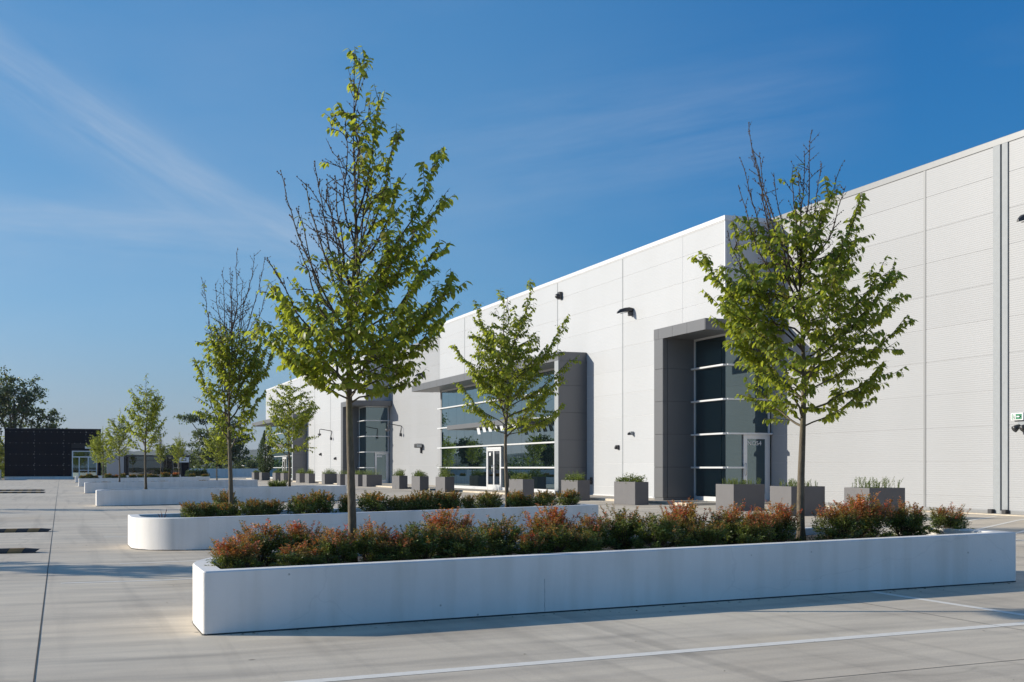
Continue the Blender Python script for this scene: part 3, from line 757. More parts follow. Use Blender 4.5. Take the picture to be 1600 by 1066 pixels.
# ------------------------------------------------------------------ things fixed to the walls
def wall_lamp(X, Y, Z, label, s=0.80):
    """shark-fin area light on a wall bracket, pointing away from the wall (-X)"""
    r = empty('wall_lamp', (X, Y, Z), label, 'wall lamp', 'curved wall lamps high on the warehouse')
    m = MB(); secs = [(0.0, 0.17, 0.13, -0.04), (-0.18, 0.19, 0.16, -0.04), (-0.42, 0.18, 0.12, -0.07), (-0.64, 0.13, 0.05, -0.13), (-0.80, 0.05, -0.09, -0.18)]
    V = []; 
    for x, w, zt, zb in secs:
        V += [(x, -w, zb), (x, -w*0.8, zt-0.02), (x, -w*0.3, zt), (x, w*0.3, zt), (x, w*0.8, zt-0.02), (x, w, zb)]
    k = 6; F = [(i*k+j, i*k+(j+1) % k, (i+1)*k+(j+1) % k, (i+1)*k+j) for i in range(len(secs)-1) for j in range(k)]+[tuple(range(k-1, -1, -1)), tuple((len(secs)-1)*k+j for j in range(k))]
    m.add(V, F); m.obj('lamp_housing', M_LAMP, r, smooth=False, bevel=0.006)
    m = MB(); m.box(-0.60, -0.24, -0.11, 0.11, -0.075, -0.045)
    V = [Vector(v) for v in m.v]; rotm = Matrix.Rotation(math.radians(-14), 3, 'Y')
    m.v = [tuple(rotm @ (v-Vector((-0.4, 0, -0.06)))+Vector((-0.4, 0, -0.115))) for v in V]; m.obj('lamp_glass', M_LENS, r)
    m = MB(); m.box(-0.20, 0.0, -0.10, 0.10, -0.26, -0.04); m.obj('bracket', M_BOX, r, bevel=0.03)
    r.scale = (s, s, s); return r
wall_lamp(XR, 24.05, 7.78, 'curved dark wall lamp at the far right edge of the pale grey wall')
wall_lamp(XF, 43.35, 7.72, 'curved dark wall lamp on the white wall left of the corner entrance')
wall_lamp(XR, 78.8, 7.80, 'curved dark wall lamp on the grey set-back wall above the long canopy end')

def gooseneck(X, Y, Z, label):
    r = empty('gooseneck_camera', (X, Y, Z), label, 'camera', 'cameras on bent wall arms')
    m = MB(); m.tube([(0, 0, 0), (-0.05, 0, 0.02), (-0.9, 0.0, 0.16), (-1.0, 0, 0.12), (-1.02, 0, -0.2)], [0.03]*5, 8); m.tube([(0, 0, 0), (-0.04, 0, -0.25), (-0.10, 0, -0.55)], [0.03, 0.03, 0.03], 8); m.obj('arm', M_LAMP, r, smooth=True)
    m = MB(); m.tube([(-1.02, 0, -0.2), (-1.02, 0, -0.24), (-1.02, 0, -0.32), (-1.02, 0, -0.40)], [0.11, 0.15, 0.13, 0.05], 14); m.obj('camera_dome', M_BOX, r, smooth=True)
    m = MB(); m.box(-0.14, 0, -0.09, 0.09, -0.72, -0.50); m.obj('junction_box', M_LAMP, r, bevel=0.02)
    return r
gooseneck(XR, 84.6, 4.55, 'dome camera on a bent arm on the grey wall beside the second corner entrance')
gooseneck(XF, 99.9, 4.60, 'dome camera on a bent arm on the farther white wall')
def floodlight(X, Y, Z, label):
    r = empty('flood_light', (X, Y, Z), label, 'floodlight')
    m = MB(); m.box(-0.5, -0.06, -0.32, 0.22, -0.02, 0.26); m.obj('light_housing', M_LAMP, r, bevel=0.05)
    m = MB(); m.box(-0.12, 0, -0.05, 0.12, -0.38, 0.18); m.obj('bracket', M_LAMP, r, bevel=0.02)
    m = MB(); m.box(-0.46, -0.12, -0.335, -0.318, 0.02, 0.22); m.obj('lamp_glass', M_LENS, r)
    return r
floodlight(XR, 79.3, 2.95, 'dark floodlight at door height on the grey set-back wall')
def small_box(X, Y, Z, sx, sy, szz, mat, label, cat):
    m = MB(); m.box(-sx*0.6, 0, -sy/2, sy/2, -szz/2, szz/2); r = empty('wall_sensor', (X, Y, Z), label, cat)
    m.obj('sensor_body', mat, r, bevel=0.015)
    m = MB(); m.tube([(-sx*0.6, 0, -szz*0.1), (-sx*0.8, 0, -szz*0.16), (-sx, 0, -szz*0.3)], [szz*0.42, szz*0.4, szz*0.2], 10); m.obj('sensor_lens', M_LAMP, r, smooth=True)
    return r
small_box(XF, 50.55, 9.25, 0.26, 0.26, 0.32, M_LAMP, 'dark square siren box high on the white wall below the roof edge', 'siren box')
small_box(XF, 43.25, 2.94, 0.24, 0.15, 0.14, M_FLASH, 'pale bullet camera on the white wall right of the panel joint', 'camera')
small_box(XF, 44.6, 2.42, 0.16, 0.20, 0.17, M_LAMP, 'tiny dark sensor on the white wall left of the panel joint', 'sensor')
small_box(XF, 104.2, 2.75, 0.2, 0.25, 0.22, M_LAMP, 'dark sensor dot on the farther white wall, left of two', 'sensor')
small_box(XF, 98.2, 2.35, 0.2, 0.25, 0.22, M_LAMP, 'dark sensor dot on the farther white wall, right of two', 'sensor')
small_box(XF, 47.2, 1.05, 0.12, 0.14, 0.3, M_LAMP, 'dark power socket low on the white wall beside the grey wing wall', 'socket')

r = empty('exit_sign', (XR-0.04, 24.68, 2.88), 'green and white exit sign with arrow on the right wall', 'exit sign')
m = MB(); m.box(-0.05, 0, -0.27, 0.27, -0.10, 0.12); m.obj('sign_case', M_SIGNW, r, bevel=0.01)
m = MB(); m.box(-0.056, -0.051, -0.22, 0.22, -0.07, 0.09); m.obj('sign_face', M_GREEN, r)
m = MB(); m.box(-0.061, -0.057, 0.04, 0.17, -0.06, 0.08); m.obj('door_symbol', M_SIGNW, r)
m = MB(); m.box(-0.061, -0.057, -0.13, 0.0, -0.005, 0.025); m.add([(-0.059, -0.19, 0.01), (-0.059, -0.12, 0.06), (-0.059, -0.12, -0.04)], [(0, 1, 2), (2, 1, 0)]); m.obj('arrow_symbol', M_SIGNW, r)
m = MB(); m.tube([(-0.063, 0.10, -0.05), (-0.063, 0.11, 0.02)], [0.014, 0.02], 6); m.tube([(-0.063, 0.11, 0.035), (-0.063, 0.11, 0.06)], [0.014, 0.014], 6); m.obj('running_figure', M_GREEN, r); r.scale = (1, .78, .85)
r = empty('emergency_light', (XR-0.04, 24.45, 2.70), 'twin-head emergency light below the exit sign', 'emergency light')
m = MB(); m.box(-0.06, 0, -0.2, 0.2, -0.05, 0.05); m.obj('light_base', M_FLASH, r, bevel=0.012)
for y in (-0.13, 0.13):
    m = MB(); m.tube([(-0.05, y, -0.04), (-0.13, y+0.02, -0.09), (-0.2, y+0.03, -0.14)], [0.04, 0.075, 0.09], 10); m.obj('lamp_head', M_LAMP, r, smooth=True)

# ------------------------------------------------------------------ leafy things
rng = np.random.default_rng(7)
LEAF_V = np.array([(0, 0, 0), (0.26, 0.30, 0.045), (0, 0.36, 0.0), (-0.26, 0.30, 0.045), (0.24, 0.66, 0.0), (0, 0.70, -0.05), (-0.24, 0.66, 0.0), (0, 1.0, -0.15)], float)
LEAF_F = [(0, 1, 2), (0, 2, 3), (1, 4, 5, 2), (2, 5, 6, 3), (4, 7, 5), (5, 7, 6)]
LEAFLET_V = np.array([(0, 0, 0), (0.22, 0.45, 0.04), (0, 1.0, -0.06), (-0.22, 0.45, 0.04)], float)
LEAFLET_F = [(0, 1, 2), (0, 2, 3)]
def frames(dirs, ups):
    y = dirs/np.linalg.norm(dirs, axis=1, keepdims=True)
    x = np.cross(y, ups); nrm = np.linalg.norm(x, axis=1, keepdims=True); nrm[nrm < 1e-4] = 1; x = x/nrm
    z = np.cross(x, y)
    return x, y, z
def leaf_cloud(name, pos, dirs, ups, size, mat, TV=LEAF_V, TF=LEAF_F, tint=None, col=None, smooth=False):
    n = len(pos); x, y, z = frames(dirs, ups); size = np.asarray(size).reshape(-1, 1, 1)
    V = (TV[None, :, 0:1]*x[:, None, :]+TV[None, :, 1:2]*y[:, None, :]+TV[None, :, 2:3]*z[:, None, :])*size+pos[:, None, :]
    k = len(TV); V = V.reshape(-1, 3)
    me = bpy.data.meshes.new(name); me.vertices.add(len(V)); me.vertices.foreach_set('co', V.astype(np.float32).ravel())
    ls = []; st = []; tt = []; c = 0
    fl = [i for f in TF for i in f]; lens = [len(f) for f in TF]
    idx = (np.array(fl)[None, :]+np.arange(n)[:, None]*k).ravel().astype(np.int32)
    me.loops.add(len(idx)); me.loops.foreach_set('vertex_index', idx)
    tot = np.tile(lens, n); start = np.concatenate([[0], np.cumsum(tot)[:-1]])
    me.polygons.add(len(tot)); me.polygons.foreach_set('loop_start', start.astype(np.int32)); me.polygons.foreach_set('loop_total', tot.astype(np.int32))
    me.update(calc_edges=True); me.validate()
    if tint is not None:
        a = me.attributes.new('tint', 'FLOAT', 'POINT'); a.data.foreach_set('value', np.repeat(tint, k).astype(np.float32))
    if col is not None:
        a = me.attributes.new('col', 'FLOAT_COLOR', 'POINT'); cc = np.concatenate([np.repeat(col, k, axis=0), np.ones((n*k, 1))], axis=1); a.data.foreach_set('color', cc.astype(np.float32).ravel())
    me.materials.append(mat)
    return me

def make_tree(rnd, H, clear, prof, nbr, leaf_len=0.085, dens=1.0, bare=None, up=0.62, trunk_r=0.055, twig_gap=0.10, lean=0.0, gravity=1.0, aims=()):
    """young street tree, returns trunk MB, twig MB, bud list, leaf arrays.  prof = [(height fraction, radius)]; bare(z/H, azimuth) = chance that a twig is leafless"""
    trunk = MB(); twig = MB(); LP = []; LD = []; LU = []
    hs = [p[0] for p in prof]; rs = [p[1] for p in prof]
    def rad(zf): return float(np.interp(zf, hs, rs))
    path = []; x = y = 0.0; n = 26
    ph1, ph2 = rnd.uniform(0, 6), rnd.uniform(0, 6)
    for i in range(n+1):
        t = i/n
        x = 0.035*math.sin(ph1+t*7)*min(1, t*4)+lean*t*t+0.02*math.sin(ph2+t*17)*t; y = 0.03*math.cos(ph2+t*6)*min(1, t*4)+0.02*math.sin(ph1+t*15)*t
        path.append(Vector((x, y, H*t)))
    tr = [trunk_r*(1.3 if i == 0 else 1.0)*(1-(i/n))**(0.8+0.9*(i/n))+0.003 for i in range(n+1)]
    kt = next(i for i, p in enumerate(path) if p.z > H*0.62)
    trunk.tube(path[:kt+1], tr[:kt+1], 14); twig.tube(path[kt:], tr[kt:], 6)
    def tpos(z):
        f = min(max(z/H, 0), 1)*n; i = min(int(f), n-1); return path[i].lerp(path[i+1], f-i)
    az = rnd.uniform(0, 6.28)
    bud = []
    def twig_run(p, d, L, r0, depth, az_b):
        segs = max(3, int(L/0.09)); q = Vector(p); pts = [Vector(q)]; dd = Vector(d)
        for _ in range(segs):
            dd = (dd+Vector((rnd.gauss(0, .07), rnd.gauss(0, .07), rnd.gauss(0.012, .05)))).normalized(); q = q+dd*(L/segs); pts.append(Vector(q))
        twig.tube(pts, [r0*(1-0.8*i/segs)+0.0012 for i in range(segs+1)], 4 if depth else 5, cap=False)
        return pts
    def leaves(pts, p_bare, den):
        L = sum((pts[i+1]-pts[i]).length for i in range(len(pts)-1))
        isbare = rnd.random() < p_bare
        step = 0.030/den
        k = max(2, int(L/step))
        side = 1
        for j in range(k):
            f = (j+0.6)/k*(len(pts)-1); i = min(int(f), len(pts)-2); p = pts[i].lerp(pts[i+1], f-i); d = (pts[i+1]-pts[i]).normalized()
            s = d.cross(Vector((0, 0, 1)));
            if s.length < .05: s = Vector((1, 0, 0))
            s.normalize(); side = -side
            if isbare:
                if j % 2 == 0: bud.append((p+s*side*0.008, 0.0085*rnd.uniform(.7, 1.3)))
                continue
            dd = (s*side*rnd.uniform(.35, .9)+d*rnd.uniform(.25, .7)+Vector((0, 0, -rnd.uniform(.35, 1.15)*gravity))).normalized()
            LP.append(p); LD.append(dd); u = Vector((rnd.gauss(0, .45), rnd.gauss(0, .45), 1))+d*0.4; LU.append(u)
    def do_branch(p0, tgt, t, R, az, fbare, r0, thick):
        L = (tgt-p0).length; segs = max(5, int(L/0.12)); pts = [p0]
        d0 = (tgt-p0).normalized()
        out = Vector((d0.x, d0.y, d0.z*0.55)).normalized()
        wob = [rnd.gauss(0, .02) for _ in range(4)]
        for i in range(1, segs+1):
            f = i/segs; a = p0.lerp(tgt, f); sag = math.sin(f*math.pi)*0.10*L
            off = Vector((out.x*sag*0.5+wob[0]*math.sin(f*9), out.y*sag*0.5+wob[1]*math.sin(f*8+1), -sag*0.55+wob[2]*math.sin(f*10)))
            off += Vector((rnd.gauss(0, .006), rnd.gauss(0, .006), rnd.gauss(0, .006)))
            pts.append(a+off)
        (trunk if thick else twig).tube(pts, [r0*(1-0.85*i/segs)+0.0018 for i in range(segs+1)], 7 if thick else 5, cap=False)
        m = max(3, int(L*0.85/twig_gap)); sd = 1
        for k in range(m):
            f = 0.17+0.83*(k+0.5)/m; i = min(int(f*segs), segs-1); p = pts[i].lerp(pts[i+1], f*segs-i); d = (pts[i+1]-pts[i]).normalized()
            s = d.cross(Vector((0, 0, 1)));
            s = s.normalized() if s.length > .05 else Vector((1, 0, 0)); sd = -sd
            th = rnd.uniform(-1.0, 1.0); s = (s*sd+Vector((0, 0, th*.5))).normalized()
            td = (d*0.75+s*rnd.uniform(.4, 1.0)+Vector((0, 0, rnd.uniform(-.40, .22)))).normalized()
            pb = fbare(p.z/H, math.atan2(p.y, p.x), f)
            tl = rnd.uniform(0.20, 0.56)*(1.25-0.70*f)*min(1.25, 0.65+R*0.6)*(0.62 if pb > .6 else 1)
            pt = twig_run(p, td, tl, 0.0036, 1, az)
            leaves(pt, pb, dens)
            if tl > 0.20:
                for fq, sg in ((0.35, -1), (0.65, 1)):
                    q = pt[int(len(pt)*fq)]; td2 = (td+s*sg*sd*0.8+Vector((rnd.gauss(0, .3), rnd.gauss(0, .3), .2))).normalized(); pt2 = twig_run(q, td2, tl*rnd.uniform(.4, .6), 0.0025, 1, az); leaves(pt2, pb, dens)
        leaves(pts[int(segs*0.55):], fbare(pts[-1].z/H, az, 1), dens)
    fb = bare or (lambda a, b, c: 0.05)
    for b in range(nbr):
        t = b/(nbr-1); zf0 = clear/H+(0.84-clear/H)*(t**0.95)*rnd.uniform(0.97, 1.03); z0 = zf0*H
        az += 2.4+rnd.uniform(-.4, .4)
        p0 = tpos(z0)
        rise = rnd.uniform(0.16, 0.36)*(1-0.35*t)*(1-zf0)*1.9*up
        if b < 3: rise *= 0.5
        zt = min(0.985, zf0+rise); R = rad(zt)*rnd.uniform(0.62, 1.08)
        tgt = tpos(zt*H)+Vector((math.cos(az)*R, math.sin(az)*R, 0))
        L = (tgt-p0).length
        r0 = (0.0065+0.0075*(1-t))*min(1.25, max(0.6, L/1.0))
        do_branch(p0, tgt, t, R, az, fb, r0, t < .35)
    # branches seen one by one in the photograph: (sideways reach, tip height, base height, depth, chance of bare twigs)
    for dx, zt, zb, dep, pbv in aims:
        tgt = Vector((dx*math.cos(HEAD)+dep*math.sin(HEAD), -dx*math.sin(HEAD)+dep*math.cos(HEAD), zt)); p0 = tpos(zb)
        do_branch(p0, tgt, zb/H, 0.5, math.atan2(tgt.y, tgt.x), (lambda a, b, c, q=pbv: q), 0.0115 if zt-zb > 1 else 0.009, zb < H*.45)
    # leader
    leaves(path[int(n*0.86):], bare(0.95, 0, 1) if bare else .1, dens)
    for k in range(14):
        z = H*(0.66+0.32*k/13); p = tpos(z); a = rnd.uniform(0, 6.28); pt = twig_run(p, Vector((math.cos(a)*.5, math.sin(a)*.5, 1)).normalized(), 0.34*(1.2-k/13), 0.004, 1, a); leaves(pt, bare(z/H, a, .5) if bare else .1, dens)
    LP = np.array([tuple(v) for v in LP]); LD = np.array([tuple(v) for v in LD]); LU = np.array([tuple(v) for v in LU])
    return trunk, twig, bud, LP, LD, LU
single_leaf = None
def tree_object(loc, label, rnd, mat=M_LEAF, leaf_len=0.085, singles=0, group='young street trees standing in the long planters', name='street_tree', cat='tree', bark=None, **kw):
    global single_leaf
    trunk, twig, bud, LP, LD, LU = make_tree(rnd, leaf_len=leaf_len, **kw)
    root = empty(name, loc, label, cat, group)
    trunk.obj('trunk', bark or M_BARK, root, smooth=True); 
    for p, r in bud:
        twig.add([p+Vector(q)*r for q in ((1, 0, 0), (0, 1, 0), (-1, 0, 0), (0, -1, 0), (0, 0, 1.5), (0, 0, -1.2))], [(0, 1, 4), (1, 2, 4), (2, 3, 4), (3, 0, 4), (1, 0, 5), (2, 1, 5), (3, 2, 5), (0, 3, 5)])
    stuff(twig.obj('twigs', M_TWIG, root, smooth=True))
    g = np.random.default_rng(rnd.randrange(10**6)); n = len(LP)
    size = leaf_len*g.uniform(.62, 1.15, n); tint = g.random(n)
    keep = np.ones(n, bool)
    if singles:
        if single_leaf is None: single_leaf = leaf_cloud('leaf', np.zeros((1, 3)), np.array([[0, 1.0, 0]]), np.array([[0, 0, 1.0]]), np.array([1.0]), M_LEAF)
        # the leaves nearest the camera side, on the outside of the crown
        v = Vector((-loc[0], -loc[1], 0)).normalized(); score = LP[:, 0]*v.x+LP[:, 1]*v.y+np.abs(LP[:, 0]*-v.y+LP[:, 1]*v.x)*0.5
        ids = np.argsort(-score*(0.7+0.3*g.random(n)))[:singles]; keep[ids] = False
        X, Y, Z = frames(LD[ids], LU[ids])
        for a, i in enumerate(ids):
            M = Matrix([[X[a][0], Y[a][0], Z[a][0], LP[i][0]], [X[a][1], Y[a][1], Z[a][1], LP[i][1]], [X[a][2], Y[a][2], Z[a][2], LP[i][2]], [0, 0, 0, 1]])
            o = bpy.data.objects.new('leaf', single_leaf); C.objects.link(o); o.parent = root; s_ = float(size[i]); o.matrix_local = M @ Matrix.Diagonal((s_, s_, s_, 1))
    me = leaf_cloud('crown', LP[keep], LD[keep], LU[keep], size[keep], mat, tint=tint[keep])
    o = ob('crown', me, root); stuff(o)
    pass
    return root

def soil(X, Y): return gz_(X, Y)+0.51
# camera right vector in the world is (cos, -sin): azimuth of "right in the picture" is -HEAD
def side(az): return math.cos(az+HEAD)          # +1 right in the picture, -1 left
def bare1(zf, az, f):
    s = side(az)
    if zf < 0.50: return 0.04
    b = min(1, (zf-0.50)/0.10)*0.98
    if s > 0.15 and zf < .78: b *= 0.72
    if zf > 0.955: b = 0.1
    return b
def bare2(zf, az, f): return 0.03 if zf < 0.66 else min(1.0, (zf-0.66)/0.10)
def bare4(zf, az, f): return 0.04 if zf < 0.66 else min(1.0, (zf-0.66)/0.12)
def bare0(zf, az, f): return 0.03 if zf < 0.9 else 0.3
A1 = [(1.04, 2.75, 2.0, .1, 0), (.62, 2.15, 1.75, -.2, 0), (-.5, 2.2, 1.8, -.3, 0), (1.10, 3.0, 2.1, -.3, 0), (-.95, 2.65, 2.0, .3, 0), (.45, 2.3, 1.85, .3, 0), (.75, 3.1, 2.0, -.5, 0), (-.7, 2.9, 1.95, -.5, .05), (0.1, 2.9, 1.9, -.9, 0), (.35, 2.5, 1.8, -.8, 0), (-.3, 2.4, 1.8, -.8, 0), (.45, 3.6, 2.4, -.3, .1),
      (-.77, 4.27, 2.5, -.1, .9), (-.96, 3.39, 2.2, .1, .85), (-.43, 4.42, 2.8, .1, .95), (-.10, 4.85, 3.2, 0, 1), (.96, 4.46, 2.9, -.1, .12), (.97, 4.05, 2.7, .1, .15), (1.05, 3.05, 2.1, -.15, 0), (.5, 4.75, 3.3, 0, .25), (.30, 5.15, 3.7, 0, .25),
      (-1.0, 2.6, 1.9, -.2, .1), (.2, 4.6, 3.0, .1, .9), (-.25, 4.2, 2.7, -.1, .95), (-.6, 3.9, 2.4, -.1, .8), (.95, 3.5, 2.4, 0, .05), (-.85, 3.0, 2.0, .1, .3), (0.06, 5.55, 4.3, 0, .1)]
T1 = tree_object((3.0, 13.25, soil(3, 13.25)), 'tallest young tree, nearly bare pointed top, in the nearest planter on the left', random.Random(11), H=5.62, clear=1.92,
     prof=[(0.30, .35), (0.38, .80), (0.5, .98), (0.62, .95), (0.70, .72), (0.8, .42), (0.9, .15), (1, .03)], nbr=24, singles=300, bare=bare1, trunk_r=0.046, dens=1.05, up=1.0, leaf_len=.092, aims=A1)
A2 = [(-1.28, 3.56, 2.3, -.2, 0), (1.08, 3.56, 2.3, .2, 0), (1.35, 2.86, 1.9, 0, 0), (1.28, 3.15, 2.1, .2, 0), (.80, 1.99, 1.45, -.2, 0), (.76, 4.4, 2.8, 0, 0), (-.40, 2.0, 1.5, -.1, 0), (-.83, 3.96, 2.5, .1, .5), (-.97, 2.8, 1.9, .2, 0),
      (-.67, 5.3, 3.1, 0, 1), (-.60, 5.0, 3.3, .2, 1), (.14, 5.2, 3.6, 0, 1), (.48, 4.72, 3.6, 0, 1), (-.13, 4.65, 3.4, -.1, .5), (-.81, 4.5, 2.8, 0, 1), (-.55, 4.85, 3.0, -.2, 1), (.05, 4.95, 3.3, .1, 1), (.28, 4.8, 3.3, .1, 1), (-.72, 4.85, 3.0, .2, 1), (-.3, 4.7, 3.1, .2, .9), (.6, 4.5, 3.3, .1, .9), (-.95, 3.75, 2.4, -.3, .6), (.3, 4.4, 3.2, -.2, 0), (-.5, 4.2, 2.7, -.2, .7)]
T2 = tree_object((8.77, 13.3, soil(8.77, 13.3)), 'full leafy young tree with bare whip tips in the nearest planter before the corner entrance', random.Random(23), H=4.7, clear=1.45,
     prof=[(0.28, .5), (0.36, .85), (0.48, 1.1), (0.6, 1.15), (0.74, 1.0), (0.86, .65), (1, .2)], nbr=26, singles=300, bare=lambda z, a, f: 0.02 if z < .9 else .4, trunk_r=0.050, dens=1.1, up=0.8, leaf_len=.092, aims=A2)
A3 = [(-1.1, 3.5, 2.4, 0, 0), (1.27, 4.08, 2.7, 0, 0), (.52, 4.8, 3.3, 0, 0), (-.1, 4.6, 3.2, 0, 0), (-.7, 4.45, 3.0, 0, 0), (1.34, 3.25, 2.2, 0, 0), (1.1, 2.16, 1.6, 0, 0), (-1.05, 2.75, 1.8, 0, 0)]
T3 = tree_object((8.96, 24.7, soil(8.96, 24.7)), 'young tree with dense bright crown in the second planter, before the wide glass front', random.Random(35), H=4.6, clear=1.55,
     prof=[(0.32, .55), (0.42, .95), (0.55, 1.05), (0.68, .95), (0.8, .7), (0.9, .4), (1, .06)], nbr=32, bare=bare0, trunk_r=0.044, dens=0.95, up=0.8, leaf_len=.095, aims=A3)
A4 = [(-.60, 4.8, 2.8, 0, .95), (-.2, 4.94, 3.0, .1, 1), (.15, 5.38, 3.4, 0, 1), (.44, 5.25, 3.2, 0, 1), (.67, 5.19, 3.0, 0, 1), (.76, 4.7, 2.8, 0, .9), (-.35, 4.7, 2.8, .2, .95), (-.72, 3.16, 2.0, 0, 0), (.8, 3.2, 2.2, 0, 0), (.55, 2.4, 1.5, 0, 0), (.3, 4.7, 3.0, -.2, .95), (.0, 5.0, 3.2, 0, 1)]
T4 = tree_object((3.15, 24.7, soil(3.15, 24.7)), 'young tree with bare twiggy upper crown in the second planter on the left', random.Random(47), H=4.9, clear=1.35,
     prof=[(0.26, .3), (0.36, .66), (0.5, .78), (0.64, .74), (0.76, .6), (0.88, .4), (1, .12)], nbr=32, bare=bare4, trunk_r=0.046, dens=0.95, up=1.0, leaf_len=.095, aims=A4)
T5 = tree_object((8.86, 50.8, soil(8.86, 50.8)), 'young leafy tree in the third planter, at its building end', random.Random(59), H=4.85, clear=1.35, leaf_len=0.115,
     prof=[(0.28, .6), (0.42, 1.2), (0.58, 1.3), (0.72, 1.1), (0.86, .7), (1, .12)], nbr=30, bare=bare0, trunk_r=0.056, dens=0.65, up=0.85)
T6 = tree_object((3.17, 50.8, soil(3.17, 50.8)), 'young leafy tree in the third planter, near its left end', random.Random(61), H=4.7, clear=1.45, leaf_len=0.115,
     prof=[(0.3, .5), (0.45, 1.0), (0.6, 1.0), (0.74, .72), (0.88, .5), (1, .15)], nbr=30, bare=lambda z, a, f: 0.03 if z < .75 else .5, trunk_r=0.053, dens=0.65, up=0.95)
copy_thing(T6, (3.2, 75.0, soil(3.2, 75)), 1.9, 'young tree near the left end of the fourth planter, right of the white door', 0.94)
copy_thing(T5, (8.76, 75.0, soil(8.76, 75)), 2.3, 'thin young tree at the building end of the fourth planter', 0.72)
copy_thing(T5, (3.06, 100.2, soil(3.06, 100)), 4.0, 'yellow-green young tree near the left end of the fifth planter', 0.86)
copy_thing(T6, (8.77, 100.2, soil(8.77, 100)), 0.7, 'small round young tree at the building end of the fifth planter', 0.78)
copy_thing(T6, (3.3, 125.2, soil(3.3, 125)), 3.1, 'young tree before the entrance of the black building', 0.9)
copy_thing(T4, (9.2, 125.2, soil(9.2, 125)), 2.0, 'sparse pale young tree before the black pavilion', 0.82)
copy_thing(T3, (-7.8, 24.8, soil(-7.8, 24.8)), 2.4, 'young tree beyond the left edge whose shadow crosses the aisle', 1.06)
copy_thing(T5, (-13.4, 24.8, soil(-13, 24.8)), 1.0, 'second young tree in the planter beyond the left edge', 0.8)
copy_thing(T6, (-7.8, 50.8, soil(-7.8, 50.8)), 1.4, 'young tree beyond the left edge, farther along the aisle', 1.0)
copy_thing(T3, (-13.4, 50.8, soil(-13, 50.8)), 5.0, 'last young tree beyond the left edge of the view', 0.95)

# ---- shrubs
def shrub_mesh(seed, w, h, red, n=2600, size=0.036):
    """low mounded evergreen made of a few billows of leafy shoots; new growth at the shoot tips is orange to red"""
    g = np.random.default_rng(seed); P = []; D = []; U = []; COL = []; S = []
    stem = MB(); nb = 90; ns = 7; per = max(2, n//(nb*ns))
    bil = [(0, 0, 1.0, .62)]+[(math.cos(a)*w*.24, math.sin(a)*w*.24, g.uniform(.62, .92), g.uniform(.40, .52)) for a in np.arange(5)*1.256+g.uniform(0, 1)]
    bil_red = [g.random() < .25+.8*red for _ in bil]
    warms = (np.array((0.72, 0.11, 0.05)), np.array((0.70, 0.27, 0.07)), np.array((0.46, 0.30, 0.07)), np.array((0.74, 0.23, 0.13)))
    for b in range(nb):
        k = int(g.integers(0, len(bil))); bx_, by_, bh, br = bil[k]
        v = g.normal(0, 1, 3); v[2] = abs(v[2])*1.1; v /= np.linalg.norm(v)
        q = np.array((bx_+v[0]*br*w*.52, by_+v[1]*br*w*.52, h*bh*(0.42+0.58*v[2])*g.uniform(.86, 1.10)))
        if v[2] < .35: q[2] = h*bh*g.uniform(.08, .5)
        p0 = np.array((bx_*.5, by_*.5, 0.0)); pm = (p0+q)/2+np.array((v[0], v[1], 0))*w*.07
        stem.tube([p0, pm, q], [0.005, 0.0035, 0.002], 3, cap=False)
        sr = bil_red[k] and g.random() < .85 or g.random() < red*.25
        warm = warms[int(g.integers(0, 4)) if red > .5 else int(g.integers(1, 3))]
        bright = g.uniform(.75, 1.3)
        for s_ in range(ns):
            f = 0.52+0.48*(s_+g.random())/ns; c = (1-f)**2*p0+2*f*(1-f)*pm+f*f*q
            for _ in range(per):
                aa = g.uniform(0, 6.28); d = np.array((math.cos(aa), math.sin(aa), g.uniform(-.35, .8))); d = d/np.linalg.norm(d)+v*.55
                P.append(c+d*g.uniform(0, .045)+g.normal(0, .010, 3)); D.append(d); U.append(v*.9+g.normal(0, .45, 3)+(0, 0, .5)); S.append(size*g.uniform(.6, 1.2))
                green = np.array((0.105, 0.155, 0.040))*g.uniform(.45, 1.6)*bright+np.array((0.05, 0.038, 0.0))*g.random()
                if g.random() < 0.12: green = np.array((0.19, 0.22, 0.09))
                kk = np.clip((c[2]/h-(0.82-0.42*red))/0.30, 0, 1)*g.uniform(.35, 1.0) if sr else 0
                COL.append(green*(1-kk)+warm*kk*g.uniform(.7, 1.25))
    # upright shoots that stand clear of the mound
    for b in range(34):
        k = int(g.integers(0, len(bil))); bx_, by_, bh, br = bil[k]
        a = g.uniform(0, 6.28); r_ = g.uniform(0, .8)*br*w*.52
        p0 = np.array((bx_+math.cos(a)*r_, by_+math.sin(a)*r_, h*bh*.72)); L = g.uniform(.12, .30)*h; dv = np.array((math.cos(a)*.45, math.sin(a)*.45, 1.0)); q = p0+dv*(L+.12*h)
        stem.tube([p0, q], [0.003, 0.0015], 3, cap=False)
        warm = warms[int(g.integers(0, 4)) if red > .5 else int(g.integers(1, 3))]
        for _ in range(34):
            f = g.uniform(.25, 1.02); c = p0+(q-p0)*f; aa = g.uniform(0, 6.28); d = np.array((math.cos(aa), math.sin(aa), g.uniform(.0, 1.0)))
            P.append(c); D.append(d); U.append(g.normal(0, .5, 3)+(0, 0, .6)); S.append(size*g.uniform(.6, 1.2)*(1.15-.4*f))
            kk = g.uniform(.3, 1) if g.random() < .35+.6*red else 0
            COL.append(np.array((0.13, 0.16, 0.05))*g.uniform(.5, 1.3)*(1-kk)+warm*kk*g.uniform(.7, 1.2))
    P = np.array(P); P[:, 2] = np.maximum(P[:, 2], 0.012)
    me = leaf_cloud('shrub_foliage', P, np.array(D), np.array(U), np.array(S), M_SHRUB, LEAFLET_V, LEAFLET_F, col=np.array(COL))
    return me, stem.mesh('shrub_stems', M_TWIG)
